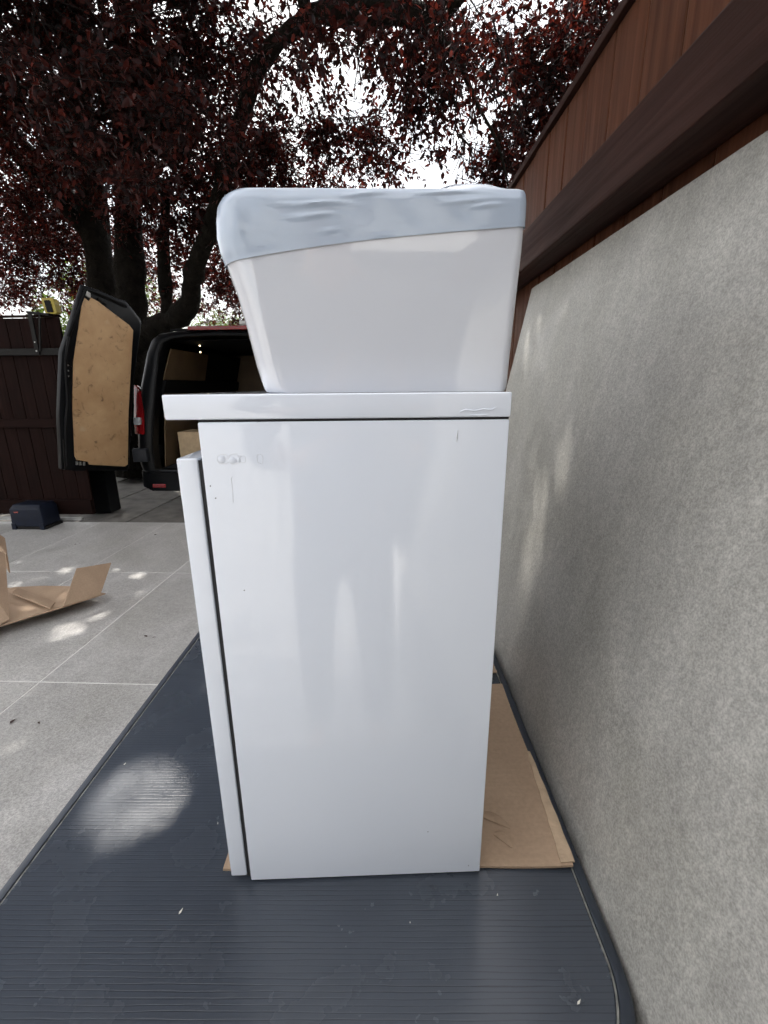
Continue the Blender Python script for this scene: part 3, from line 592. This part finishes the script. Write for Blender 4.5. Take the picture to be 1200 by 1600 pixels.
# hinged rear doors: outline drawn in the plane of the opened door
def door(sgn, phi, hinge, full):
    p = R(phi); t = math.tan(R(12)); d = np.array([math.cos(p), -math.sin(p), 0]); v = np.array([t * math.sin(p), t * math.cos(p), 1]); v /= np.linalg.norm(v); nn = np.cross(d, v); nn /= np.linalg.norm(nn)
    if nn[0] < 0: nn = -nn
    out = [(0.435, 1.66), (0.30, 1.645), (0.13, 1.605), (0.05, 1.60), (-0.09, 1.475), (-0.115, 1.43), (-0.02, 0.85), (0.03, 0.04), (0.05, 0.0), (0.60, 0.10), (0.700, 0.13), (0.690, 0.62), (0.640, 1.12)]
    pan = [(0.455, 1.57), (0.405, 1.545), (0.385, 1.575), (0.325, 1.555), (0.175, 1.475), (0.03, 1.40), (-0.01, 1.36), (0.01, 1.10), (0.045, 0.62), (0.058, 0.075), (0.095, 0.06), (0.46, 0.14), (0.47, 0.17), (0.575, 0.20), (0.590, 0.24), (0.585, 0.72), (0.572, 0.88), (0.56, 1.05)]
    W = lambda a, b, o=0.0: np.array([sgn, 1, 1]) * (d * a + v * b + nn * o)
    o = empty('rear_door', tuple(np.array(hinge) - np.array([XC, VY, 0]))); o.parent = van
    sh = [W(a, b, -0.055) for a, b in out], [W(a, b, -0.01) for a, b in out]
    inn_ = [W(0.29 + (a - 0.29) * 0.93, 0.8 + (b - 0.8) * 0.965, 0.0) for a, b in out]
    sk = MB(); sk.rings([sh[0], sh[1], inn_]); sk.build('door_shell', M['black'], o, 0.006, 2, True)
    MB().rings([[W(a, b, 0.001) for a, b in pan], [W(a, b, 0.007) for a, b in pan]]).build('hardboard_panel', M['ply'], o)
    sp = [W(0.662, 0.16, 0.006), W(0.655, 0.50, 0.008), W(0.648, 0.58, 0.010), W(0.628, 0.72, 0.012), W(0.630, 0.90, 0.012), W(0.628, 1.05, 0.010), W(0.59, 1.25, 0.008), W(0.43, 1.63, 0.006), W(0.25, 1.60, 0.006), W(0.06, 1.555, 0.006)]
    MB().tube(sp, 0.014, 6).build('door_seal', M['rubber'], o, smooth=True)
    MB().slab([W(0.668, 0.14, 0.002), W(0.684, 0.14, 0.002), W(0.684, 0.40, 0.002), W(0.668, 0.40, 0.002)], W(0, 0, 0.006)).build('striker_plate', M['dull_metal'], o)
    for (a, b) in ((0.565, 0.155), (0.535, 0.148), (0.50, 0.140)):
        MB().slab([W(a, b, 0.002), W(a + 0.018, b, 0.002), W(a + 0.018, b + 0.035, 0.002), W(a, b + 0.035, 0.002)], W(0, 0, 0.012)).build('latch', M['metal'], o, 0.002)
    for k in range(6):
        a, b = 0.600 + (k % 2) * 0.014, 0.93 + k * 0.022
        MB().slab([W(a, b, 0.000), W(a + 0.008, b, 0.000), W(a + 0.008, b + 0.009, 0.000), W(a, b + 0.009, 0.000)], W(0, 0, 0.004)).build('screw', M['metal'], o)
    MB().slab([W(0.44, 1.585, 0.001), W(0.40, 1.57, 0.001), W(0.40, 1.61, 0.001), W(0.43, 1.62, 0.001)], W(0, 0, 0.02)).build('latch', M['metal'], o, 0.002)
    MB().slab([W(0.33, 1.565, 0.001), W(0.25, 1.535, 0.001), W(0.25, 1.55, 0.001), W(0.33, 1.585, 0.001)], W(0, 0, 0.015)).build('latch', M['dull_metal'], o, 0.002)
    for z in (0.35, 1.20):
        MB().box(-0.02 * 1, 0.02, -0.03, 0.05, z, z + 0.07).build('hinge', M['black'], o, 0.004)
hp = at(207, 735, 4.45)
door(1, 110, hp, True)
door(-1, 110, (2 * XC - hp[0], hp[1], hp[2]), False)

# ------------------------------------------------------------------ trees
def mesh_np(name, verts, faces4, m, parent=None, tint=None):
    me = bpy.data.meshes.new(name); nv, nf = len(verts), len(faces4); k = faces4.shape[1]
    me.vertices.add(nv); me.vertices.foreach_set('co', verts.astype(np.float32).ravel())
    me.loops.add(nf * k); me.loops.foreach_set('vertex_index', faces4.astype(np.int32).ravel())
    me.polygons.add(nf); me.polygons.foreach_set('loop_start', np.arange(nf, dtype=np.int32) * k)
    me.update(calc_edges=True); me.materials.append(m)
    if tint is not None:
        a = me.attributes.new('tint', 'FLOAT', 'POINT'); a.data.foreach_set('value', tint.astype(np.float32))
    o = bpy.data.objects.new(name, me); COL.objects.link(o)
    if parent: o.parent = parent
    return o
def unit(a): return a / (np.linalg.norm(a, axis=-1, keepdims=True) + 1e-9)
# sun flecks: where the crown lets a thin shaft of sun through to the ground
FLECKS = [((-0.441, 0.565, 0.57), 0.082), ((-1.95, 2.3, 0.06), 0.05), ((-1.85, 2.36, 0.06), 0.05), ((-2.05, 2.15, 0.06), 0.04), ((-1.45, 2.3, 0), 0.05), ((-2.0, 2.85, 0), 0.045), ((-2.2, 3.3, 0), 0.05), ((-1.76, 2.03, 0), 0.085), ((-1.72, 2.20, 0), 0.07), ((-1.79, 2.73, 0), 0.06), ((-1.65, 2.68, 0), 0.05), ((-1.79, 3.15, 0), 0.06), ((-1.65, 3.09, 0), 0.05),
          ((-1.61, 2.49, 0), 0.05), ((-2.35, 2.83, 0), 0.05), ((-2.83, 3.03, 0), 0.05), ((-2.69, 3.63, 0), 0.05), ((0.36, 0.93, 1.0), 0.05), ((0.33, 0.97, 0.85), 0.055), ((0.31, 0.95, 0.72), 0.05), ((-2.35, 4.6, 0), 0.06), ((-2.2, 4.4, 0), 0.05)]
def crown_points(masses, dens=1.0):
    out = []; sc_ = []
    for (c, r, n_, ls) in masses:
        n_ = max(4, int(n_ * (dens if ls <= 1 else 1)))
        m_ = max(2, n_ // 7); p = rng.normal(size=(m_, 3)); p = unit(p) * (rng.random((m_, 1)) ** 0.42); p = np.array(c) + p * np.array(r)
        p = p[rng.integers(0, m_, n_)] + rng.normal(size=(n_, 3)) * np.array([0.075, 0.075, 0.06]) * (1.6 if ls > 1 else 1.0); out.append(p); sc_.append(np.full(n_, ls))
    return np.concatenate(out), np.concatenate(sc_)
def sprays(masses, K, droop, base, parent, leafm, L0=0.047, dens=1.0):
    P0, ls = crown_points(masses, dens); N = len(P0)
    kp = np.ones(N, bool)
    for (q, r) in FLECKS: v = P0 - np.array(q); k = v @ sdir; kp &= np.linalg.norm(v - k[:, None] * sdir, axis=1) > r
    P0, ls = P0[kp], ls[kp]; N = len(P0)
    d = rng.normal(size=(N, 3)); d[:, 2] = d[:, 2] * 0.5 - droop; d = unit(d)
    tl_ = rng.uniform(0.16, 0.34, (N, 1)) * ls[:, None]
    t = np.linspace(0.1, 1.0, K)[None, :, None]
    sag = np.array([0, 0, -1.0]) * (t ** 2) * 0.3
    pos = P0[:, None] + (d[:, None] * t + sag) * tl_[:, None] + rng.normal(size=(N, K, 3)) * 0.012
    ax = unit(d[:, None] * 0.55 + rng.normal(size=(N, K, 3)) * 0.55 + np.array([0, 0, -0.25])); nr = rng.normal(size=(N, K, 3)) + np.array([0, 0, 0.9])
    pos = pos.reshape(-1, 3); ax = ax.reshape(-1, 3); nr = nr.reshape(-1, 3); lsz = np.repeat(ls, K)
    keep = np.ones(len(pos), bool)
    for (q, r) in FLECKS:
        v = pos + ax * 0.03 - np.array(q); k = v @ sdir; dist = np.linalg.norm(v - k[:, None] * sdir, axis=1); keep &= dist > r
    pos, ax, nr, lsz = pos[keep], ax[keep], nr[keep], lsz[keep]
    side = unit(np.cross(nr, ax)); up = np.cross(ax, side); Ln = (L0 * rng.uniform(0.65, 1.25, len(pos)) * lsz)[:, None]; Wd = Ln * rng.uniform(0.48, 0.62, (len(pos), 1)); f = Wd * rng.uniform(0.05, 0.3, (len(pos), 1))
    V = np.stack([pos, pos + ax * Ln * 0.30 + side * Wd * 0.46 + up * f, pos + ax * Ln * 0.68 + side * Wd * 0.36 + up * f * 0.6, pos + ax * Ln - up * f * 0.5,
                  pos + ax * Ln * 0.68 - side * Wd * 0.36 + up * f * 0.6, pos + ax * Ln * 0.30 - side * Wd * 0.46 + up * f], 1)
    n = len(pos); b = np.arange(n)[:, None] * 6
    Fc = np.concatenate([b + np.array([0, 1, 2, 3]), b + np.array([0, 3, 4, 5])])
    tint = np.repeat(np.clip(rng.beta(1.0, 3.0, n), 0, 1), 6)
    o = mesh_np('crown', V.reshape(-1, 3) - np.array(base), Fc, leafm, parent, tint); o['kind'] = 'stuff'
    # twigs
    a0 = P0 - d * tl_ * 0.8; m0 = P0 + d * tl_ * 0.35; e0 = P0 + (d + np.array([0, 0, -0.3])) * tl_; rad = 0.0022
    s1 = unit(np.cross(d, np.array([0.3, 0.5, 0.8]))); s2 = np.cross(d, s1); rr = []
    for q, r in ((a0, rad * 1.3), (m0, rad), (e0, rad * 0.4)):
        for k in range(3): rr.append(q + r * (math.cos(2.094 * k) * s1 + math.sin(2.094 * k) * s2))
    V = np.stack(rr, 1); b = np.arange(N)[:, None] * 9; Fc = np.concatenate([b + np.array([i * 3 + k, i * 3 + (k + 1) % 3, (i + 1) * 3 + (k + 1) % 3, (i + 1) * 3 + k]) for i in range(2) for k in range(3)])
    mesh_np('twigs', V.reshape(-1, 3) - np.array(base), Fc, M['twig'], parent)['kind'] = 'stuff'
    return n
def limb(paths, base, parent, name='limb', m='bark'):
    for path, rad in paths:
        # refine with a little wander
        pts = [np.array(p, float) for p in path]; P_ = []; R_ = []
        for i in range(len(pts) - 1):
            for k in range(4):
                t = k / 4; P_.append(pts[i] * (1 - t) + pts[i + 1] * t + rng.normal(size=3) * rad[i] * 0.12); R_.append((rad[i] * (1 - t) + rad[i + 1] * t) * (1 + 0.1 * rng.normal()))
        P_.append(pts[-1]); R_.append(rad[-1])
        for _ in range(2): P_ = [P_[0]] + [(P_[i - 1] + 2 * P_[i] + P_[i + 1]) / 4 for i in range(1, len(P_) - 1)] + [P_[-1]]
        MB().tube([p - np.array(base) for p in P_], R_, 10).build(name, M[m], parent, smooth=True, ang=80)
def ms(px, py, Y, r, n, ls=1.0):
    c = at(px, py, Y); rr = r if hasattr(r, '__len__') else (r, r, r); return (tuple(c), rr, n, ls)

# tree with the upright trunk behind the gate: the dense dark left half
b1 = (-3.97, 6.3, 0.0)
t1 = tag(empty('plum_tree', b1), 'purple leaved tree with a thick upright trunk behind the gate, left of the van door', 'tree')
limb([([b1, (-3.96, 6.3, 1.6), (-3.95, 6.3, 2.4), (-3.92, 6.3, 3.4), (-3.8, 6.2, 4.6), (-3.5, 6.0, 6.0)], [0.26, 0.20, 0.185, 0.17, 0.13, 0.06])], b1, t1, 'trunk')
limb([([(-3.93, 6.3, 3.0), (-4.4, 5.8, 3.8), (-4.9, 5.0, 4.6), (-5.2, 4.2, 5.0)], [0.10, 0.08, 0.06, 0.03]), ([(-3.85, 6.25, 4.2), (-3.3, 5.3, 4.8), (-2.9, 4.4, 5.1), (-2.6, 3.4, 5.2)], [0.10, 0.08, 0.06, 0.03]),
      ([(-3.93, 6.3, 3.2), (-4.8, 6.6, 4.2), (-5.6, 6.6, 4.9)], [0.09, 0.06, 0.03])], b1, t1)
ml = []
for (px, py, Y, r, n_) in [(-60, 20, 4.2, .75, 420), (60, 10, 4.0, .7, 420), (170, 10, 4.2, .7, 420), (280, 15, 4.6, .65, 300), (0, 110, 4.6, .75, 420), (110, 110, 4.4, .7, 430), (220, 100, 4.8, .7, 420), (310, 120, 5.2, .55, 240),
                           (-40, 210, 5.2, .8, 420), (60, 205, 5.4, .75, 400), (170, 200, 5.0, .75, 460), (270, 205, 5.2, .7, 430), (330, 250, 5.4, .5, 260), (0, 300, 6.2, .8, 480), (70, 315, 6.6, .7, 420), (170, 280, 5.6, .6, 330), (260, 300, 5.6, .6, 360),
                           (320, 340, 5.6, .45, 220), (-10, 400, 7.0, .75, 420), (80, 405, 7.4, .7, 380), (30, 350, 7.0, .7, 330), (120, 360, 7.2, .6, 260), (220, 380, 7.6, .5, 110), (290, 410, 6.4, .45, 160), (335, 430, 6.2, .4, 170), (345, 380, 6.0, .35, 130), (25, 440, 7.4, .4, 60), (110, 440, 7.2, .35, 90),
                           (10, 470, 8.6, .6, 80), (70, 455, 8.8, .55, 90), (120, 470, 8.4, .5, 110), (225, 440, 8.6, .5, 90), (245, 480, 8.6, .45, 90), (300, 470, 8.2, .5, 130), (350, 470, 8.0, .5, 150), (370, 420, 7.0, .4, 130), (180, 430, 8.8, .5, 80), (390, 490, 8.2, .4, 90), (40, 370, 8.2, .8, 180), (150, 370, 8.2, .7, 160), (120, 60, 2.9, .45, 60), (230, 150, 2.8, .40, 70), (290, 240, 3.0, .40, 60), (180, 215, 3.2, .4, 50), (60, 150, 7.6, 1.2, 300), (250, 150, 7.8, 1.1, 300)]:
    ml.append(ms(px, py, Y, (r, r * 0.9, r * 0.75), n_))
for (x, y, z, r, n_) in [(-5.0, 3.2, 5.0, 1.2, 420), (-3.6, 2.8, 5.0, 1.1, 420), (-5.4, 5.0, 6.0, 1.3, 420), (-3.8, 4.6, 5.9, 1.2, 460), (-2.6, 3.4, 5.3, 1.1, 420), (-4.4, 6.6, 6.6, 1.4, 380), (-2.8, 5.6, 6.3, 1.2, 420), (-5.4, 1.6, 4.8, 1.1, 420), (-4.0, 1.4, 4.9, 1.0, 380), (-6.6, 3.2, 5.0, 1.2, 380), (-5.2, 3.4, 4.5, 1.1, 380), (-4.2, 3.0, 4.6, .9, 330), (-6.2, 5.2, 5.2, 1.2, 300), (-3.0, 2.2, 4.9, .9, 300)]:  # overhead crown out of view, masses added to darken gate and patio
    ml.append(((x, y, z), (r, r, r * 0.5), n_, 1.5))
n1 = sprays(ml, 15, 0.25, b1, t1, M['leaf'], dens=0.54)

# tree behind the van door: the limb that arches over the patio
b2 = (-3.75, 6.05, 0.0)
t2 = tag(empty('plum_tree', b2), 'purple leaved tree behind the van with a heavy limb arching over the basin', 'tree')
limb([([b2, (-3.66, 6.05, 1.2), (-3.46, 6.0, 2.05), (-3.36, 6.0, 2.8), (-3.27, 6.0, 3.45), (-3.1, 5.9, 4.6), (-2.8, 5.8, 5.6)], [0.25, 0.20, 0.19, 0.155, 0.14, 0.10, 0.05])], b2, t2, 'trunk')
limb([([(-3.47, 6.0, 1.75), (-3.1, 5.85, 1.93), (-2.72, 5.7, 2.0), (-2.50, 5.6, 2.15), (-2.38, 5.5, 2.45), (-2.05, 5.3, 2.8), (-1.75, 5.0, 3.2), (-1.454, 4.8, 3.62), (-1.20, 4.5, 3.78), (-0.95, 4.3, 3.83), (-0.624, 4.1, 3.84), (-0.40, 3.95, 3.74), (-0.148, 3.8, 3.63), (0.20, 3.6, 3.46), (0.40, 3.4, 3.50), (0.75, 3.1, 3.75)],
       [0.17, 0.14, 0.12, 0.115, 0.10, 0.09, 0.08, 0.07, 0.066, 0.066, 0.068, 0.072, 0.072, 0.060, 0.042, 0.025]),
      ([(0.10, 3.66, 3.46), (0.33, 3.52, 3.22), (0.42, 3.5, 3.0), (0.60, 3.5, 2.75), (0.70, 3.5, 2.45), (0.74, 3.5, 2.1)], [0.05, 0.03, 0.012, 0.009, 0.006, 0.004]),
      ([(-0.72, 4.15, 3.85), (-0.80, 4.1, 4.15), (-1.0, 4.0, 4.6), (-1.1, 3.6, 5.0)], [0.05, 0.045, 0.035, 0.02]),
      ([(-3.3, 6.0, 3.1), (-2.9, 5.6, 3.9), (-2.3, 5.0, 4.7), (-1.4, 4.2, 5.2)], [0.09, 0.075, 0.06, 0.03]),
      ([(-2.86, 5.75, 1.95), (-2.84, 5.75, 2.3), (-2.78, 5.7, 2.8), (-2.6, 5.6, 3.4)], [0.075, 0.07, 0.06, 0.045])], b2, t2)
# thin hanging twigs in the gap
tw = MB()
for (px, py, Y, ex, ey) in [(560, 45, 4.0, 585, 120), (570, 50, 4.0, 555, 130), (590, 60, 3.9, 610, 150), (640, 60, 3.7, 700, 215), (700, 110, 3.5, 722, 275), (745, 120, 3.5, 775, 250), (720, 110, 3.5, 750, 240), (760, 110, 3.5, 800, 230), (690, 100, 3.6, 670, 220), (735, 130, 3.5, 728, 270),
                            (430, 120, 4.5, 455, 150), (420, 110, 4.5, 440, 165), (540, 60, 4.1, 530, 160), (615, 90, 3.8, 640, 230), (790, 60, 3.4, 830, 210), (770, 30, 3.3, 850, 150), (655, 80, 3.6, 640, 260), (710, 200, 3.5, 745, 285)]:
    a = np.array(at(px, py, Y)); e = np.array(at(ex, ey, Y + random.uniform(-.2, .2))); k = (a + e) / 2 + rng.normal(size=3) * 0.06
    q = [a, (a + k) / 2 + rng.normal(size=3) * 0.02, k, (k + e) / 2 + rng.normal(size=3) * 0.02, e]; tw.tube([p - np.array(b2) for p in q], [0.006, 0.005, 0.004, 0.003, 0.0015], 5)
    for _ in range(5):
        i = random.choice([1, 2, 3]); s_ = q[i]; f_ = s_ + np.array([random.uniform(-.18, .18), random.uniform(-.1, .1), random.uniform(-.3, -.05)])
        tw.tube([p - np.array(b2) for p in (s_, (s_ + f_) / 2 + rng.normal(size=3) * 0.015, f_)], [0.003, 0.0022, 0.001], 4)
tw.build('hanging_twigs', M['twig'], t2, smooth=True)['kind'] = 'stuff'
ml = []
for (px, py, Y, r, n_) in [(350, 40, 4.6, .40, 110), (380, 30, 5.0, .35, 80), (470, 110, 4.9, .22, 45), (500, 85, 4.8, .25, 50), (440, 190, 5.2, .45, 170), (500, 180, 5.0, .35, 110), (400, 240, 5.4, .45, 200), (470, 250, 5.4, .50, 210), (540, 240, 5.2, .45, 190), (585, 265, 5.0, .25, 45), (555, 190, 5.0, .25, 45),
                           (430, 285, 5.8, .5, 200), (520, 290, 5.8, .5, 190), (595, 230, 4.8, .15, 20), (650, 85, 3.9, .20, 55), (690, 95, 3.8, .22, 70), (660, 140, 3.9, .20, 50), (665, 185, 4.0, .17, 42), (690, 150, 4.0, .17, 40), (655, 215, 4.0, .12, 22), (560, 30, 4.4, .3, 50), (520, 55, 4.4, .25, 45), (620, 40, 4.2, .3, 60), (710, 60, 4.2, .25, 40),
                           (760, 60, 4.0, .25, 60), (800, 30, 4.0, .3, 80), (840, 70, 4.0, .28, 90), (800, 110, 3.9, .18, 50), (835, 140, 4.0, .24, 90), (880, 100, 4.2, .3, 110), (920, 50, 4.2, .35, 130), (870, 30, 4.4, .35, 90), (870, 180, 4.2, .25, 90), (830, 205, 4.1, .22, 80), (790, 175, 4.0, .12, 25), (760, 265, 4.2, .16, 60), (790, 270, 4.2, .16, 60), (830, 255, 4.3, .22, 80), (800, 235, 4.2, .15, 36), (770, 205, 4.0, .10, 14), (960, 0, 4.0, .4, 130), (930, 120, 4.6, .35, 110), (1000, -40, 3.6, .5, 130),
                           (420, 90, 3.6, .18, 50), (500, 40, 3.3, .2, 60), (580, 25, 3.2, .2, 60), (650, 40, 3.1, .18, 55), (390, 180, 4.2, .2, 60), (700, 60, 3.1, .15, 40), (360, 260, 4.8, .25, 80), (600, 120, 5.6, .2, 14), (730, 200, 4.6, .15, 12), (740, 170, 4.4, .14, 12)]:
    ml.append(ms(px, py, Y, (r, r * 0.9, r * 0.85), n_))
for (x, y, z, r, n_) in [(-1.6, 2.2, 4.6, 0.9, 300), (-1.0, 2.0, 4.5, 0.6, 160), (-1.7, 4.2, 5.4, 1.0, 380), (-0.7, 3.6, 5.0, 0.7, 160), (1.4, 3.6, 4.8, 0.8, 120), (-1.6, 5.6, 6.2, 1.2, 320), (-0.9, 2.3, 4.5, .6, 130), (-2.2, 2.9, 5.0, 0.9, 330), (-1.2, 3.2, 5.0, 0.9, 330)]:  # overhead crown out of view, masses added to block sun towards the slab
    ml.append(((x, y, z), (r, r, r * 0.5), n_, 1.5))
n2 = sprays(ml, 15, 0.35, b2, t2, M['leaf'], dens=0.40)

# green trees far behind the gate and the van
for (x, y, h, r, n_, lab) in [(-6.9, 11.0, 3.7, 1.6, 1700, 'bright green bushy tree beyond the gate, at the left edge'), (-4.7, 12.5, 3.0, 1.4, 1300, 'bright green tree seen through the gap beside the van roof'), (-1.8, 13.5, 2.8, 1.5, 1200, 'green tree far behind the black van, mostly hidden')]:
    b3 = (x, y, 0); t3 = tag(empty('green_tree', b3), lab, 'tree')
    limb([([b3, (x + .05, y, h * .5), (x, y, h * .8)], [0.12, 0.09, 0.05]), ([(x, y, h * .4), (x + .5, y, h * .7)], [.05, .03]), ([(x, y, h * .45), (x - .5, y + .1, h * .75)], [.05, .03])], b3, t3, 'trunk')
    sprays([((x, y, h * 0.68), (r, r * 0.8, h * 0.42), n_, 1.3)], 11, 0.1, b3, t3, M['green_leaf'])

# ------------------------------------------------------------------ fallen bits
LEAF_AT = ['tiny dry leaf on the patio between the gate motor and the cardboard box', 'dry leaf touching another one between gate motor and cardboard box', 'tiny dry leaf on the far paving, close to the cabinet drawer', 'dark dry leaf on the paving right of the opened cardboard box', 'dry leaf near the crossing of the pale joints, right one of two', 'dry leaf on the paving at the left picture edge', 'small dry leaf beside a bigger one right of the opened cardboard box']
lf = None
for i, (px, py) in enumerate([(120, 850), (123, 849), (241, 836), (230, 995), (60, 1128), (15, 1131), (238, 996)]):
    q = on_plane(px, py, np.array([0, 0, 1.0]), 0.003)
    if lf is None: lf = MB().add([(0, 0, 0), (0.012, 0.010, 0.004), (0.036, 0, 0.002), (0.012, -0.010, 0.005), (0.018, 0, 0.0)], [(0, 1, 4), (1, 2, 4), (2, 3, 4), (3, 0, 4)]).build('fallen_leaf', M['fallen']); o = lf
    else: o = copy_of(lf, None, (0, 0, 0))
    o.location = q; o.rotation_euler = (0, 0, random.uniform(0, 6.28)); s_ = random.uniform(0.4, 1.0); o.scale = (s_, s_, s_)
    tag(o, LEAF_AT[i], 'leaf', 'fallen leaves on the patio')
PETAL_AT = ['pale petal on the dark lid left in front of the cabinet drawer', 'pale petal in the lower right corner of the dark lid', 'tiny pale petal on the dark lid before the cardboard sheet', 'tiny pale petal on the dark lid near its left edge', 'tiny pale petal on the dark lid close beside the drawer front', 'tiniest pale petal on the dark lid, centred before the cabinet']
pt = None
for i, (px, py) in enumerate([(279, 1429), (902, 1570), (777, 1400), (193, 1195), (340, 1288), (641, 1443)]):
    q = on_plane(px, py, np.array([0, 0, 1.0]), BZ + 0.0016)
    if pt is None: pt = MB().add([(0, 0, 0), (0.003, 0.0016, 0.0005), (0.009, 0, 0.0012), (0.003, -0.0016, 0.0005)], [(0, 1, 2, 3)]).build('petal', M['petal']); o = pt
    else: o = copy_of(pt, None, (0, 0, 0))
    o.location = q; o.rotation_euler = (0, 0, random.uniform(0.5, 2.6)); s_ = (0.9, 0.8, 0.4, 0.6, 0.4, 0.3)[i]; o.scale = (s_, s_, s_)
    tag(o, PETAL_AT[i], 'petal', 'petals on the dark lid')
print('leaves', n1, n2)

# ------------------------------------------------------------------ photographer behind the phone, mirrored in the glossy side and basin
M['skin'] = simple('skin', (0.46, 0.29, 0.21), 0.5, var=0.1)
M['shirt'] = simple('charcoal_shirt', (0.045, 0.047, 0.055), 0.85, var=0.2, scale=30, bump=0.3, bscale=40, bdist=0.006)
M['jeans'] = simple('dark_jeans', (0.030, 0.036, 0.055), 0.85, var=0.25, scale=40, bump=0.3, bscale=50, bdist=0.005)
M['hair'] = simple('brown_hair', (0.035, 0.022, 0.014), 0.6, var=0.3, scale=60, bump=0.6, bscale=120)
PB = np.array([-0.07, -0.34, 0.0])
def skinned(name, pts, edges, m, parent, root=0, sub=2):
    me = bpy.data.meshes.new(name); me.from_pydata([tuple(p[:3]) for p in pts], edges, []); me.materials.append(m)
    o = bpy.data.objects.new(name, me); COL.objects.link(o); o.parent = parent
    k = o.modifiers.new('skin', 'SKIN'); k.use_smooth_shade = True
    for i, p in enumerate(pts):
        sv = me.skin_vertices[0].data[i]; sv.radius = (p[3], p[4] if len(p) > 4 else p[3]); sv.use_root = (i == root)
    u = o.modifiers.new('sub', 'SUBSURF'); u.levels = u.render_levels = sub
    return o
pe = tag(empty('person', tuple(PB)), 'person in dark clothes behind the viewer holding up a phone, mirrored in the cabinet', 'person')
def arm(s_): return [(0.18 * s_, 0.0, 1.40, .055), (0.29 * s_, 0.03, 1.16, .045), (0.16 * s_ + 0.07 * 0.6, 0.19, 1.12, .034), (0.075 * s_ + 0.07, 0.255, 1.18, .026)]
bp = [(0, 0, 0.95, .15, .11), (0, 0.01, 1.12, .14, .10), (0, 0.0, 1.32, .16, .11), (0, 0.01, 1.45, .06, .06), (0, 0.03, 1.53, .052, .055), (0, 0.05, 1.60, .075, .09), (0, 0.04, 1.68, .075, .09)]
be = [(0, 1), (1, 2), (2, 3), (3, 4), (4, 5), (5, 6)]
for s_ in (-1, 1):
    b0 = len(bp); bp += arm(s_); be += [(2, b0), (b0, b0 + 1), (b0 + 1, b0 + 2), (b0 + 2, b0 + 3)]
    pb = len(bp); bp.append((0.062 * s_ + 0.07, 0.285, 1.215, .022, .015)); be.append((b0 + 3, pb))
    for f in range(4):                          # fingers of unequal length curling round the phone's edge
        z = 1.250 - f * 0.021; l_ = (0.9, 1.0, 0.95, 0.8)[f]; n0 = len(bp)
        bp += [(0.058 * s_ + 0.07, 0.300, z - 0.004, .0085), (0.050 * s_ + 0.07, 0.312 + 0.004 * l_, z + .002, .008), (0.040 * s_ + 0.07, 0.312, z + 0.004 * l_, .0065)]
        be += [(pb, n0), (n0, n0 + 1), (n0 + 1, n0 + 2)]
    n0 = len(bp); bp += [(0.050 * s_ + 0.07, 0.280, 1.225, .010), (0.034 * s_ + 0.07, 0.285, 1.245, .0085), (0.022 * s_ + 0.07, 0.290, 1.258, .0075)]; be += [(pb, n0), (n0, n0 + 1), (n0 + 1, n0 + 2)]
    n0 = len(bp); bp += [(0.10 * s_, 0, 0.88, .085), (0.115 * s_, 0.03, 0.49, .055), (0.125 * s_, -0.02, 0.09, .038), (0.135 * s_, 0.11, 0.035, .035)]; be += [(0, n0), (n0, n0 + 1), (n0 + 1, n0 + 2), (n0 + 2, n0 + 3)]
skinned('body', bp, be, M['skin'], pe, 0, 2)
sp = [(0, 0, 0.84, .175, .135), (0, 0.01, 1.10, .165, .125), (0, 0.0, 1.33, .175, .125), (0, 0.01, 1.43, .075, .07)]; se = [(0, 1), (1, 2), (2, 3)]
for s_ in (-1, 1):
    a = arm(s_); b0 = len(sp); m_ = tuple((np.array(a[1][:3]) * 0.35 + np.array(a[2][:3]) * 0.65)); sp += [(*a[0][:3], .075), (*a[1][:3], .064), (*m_, .048)]; se += [(2, b0), (b0, b0 + 1), (b0 + 1, b0 + 2)]
skinned('shirt', sp, se, M['shirt'], pe)
tp = [(0, 0, 1.02, .155, .12), (0, 0, 0.90, .16, .125)]; te = [(0, 1)]
for s_ in (-1, 1):
    b0 = len(tp); tp += [(0.105 * s_, 0, 0.80, .10), (0.115 * s_, 0.03, 0.49, .075), (0.125 * s_, -0.02, 0.10, .062)]; te += [(1, b0), (b0, b0 + 1), (b0 + 1, b0 + 2)]
    skinned('shoe', [(0.125 * s_, -0.05, 0.05, .048, .046), (0.130 * s_, 0.05, 0.045, .048, .042), (0.137 * s_, 0.14, 0.035, .045, .032)], [(0, 1), (1, 2)], M['rubber'], pe)
skinned('trousers', tp, te, M['jeans'], pe)
skinned('hair', [(0, 0.005, 1.62, .085, .080), (0, 0.02, 1.71, .085, .080), (0, 0.06, 1.745, .065, .05)], [(0, 1), (1, 2)], M['hair'], pe)
for s_ in (-1, 1):
    MB().rings([[(0.032 * s_ + r_ * math.cos(a), 0.138 + d_, 1.635 + 0.6 * r_ * math.sin(a)) for a in np.linspace(0, 5.6, 10)] for r_, d_ in ((0.014, 0.0), (0.009, 0.004))]).build('eye', M['clear'], pe, smooth=True)
    skinned('ear', [(0.082 * s_, 0.045, 1.60, .012, .02), (0.086 * s_, 0.04, 1.635, .014, .022)], [(0, 1)], M['skin'], pe)
skinned('nose', [(0, 0.135, 1.645, .010), (0, 0.158, 1.605, .015)], [(0, 1)], M['skin'], pe)
MB().tube([(-0.026, 0.132, 1.572), (0, 0.142, 1.570), (0.026, 0.132, 1.572)], [.004, .008, .004], 8).build('mouth', M['label_red'], pe, smooth=True)
ph = MB().box(-0.038, 0.038, -0.018, -0.009, -0.125, 0.035).build('phone', M['black'], None, 0.004, 3, True); ph.location = (0, 0, 1.22); ph.rotation_euler = (R(-15.6), 0, 0)
tag(ph, 'black phone held up by the person behind the viewer', 'phone')
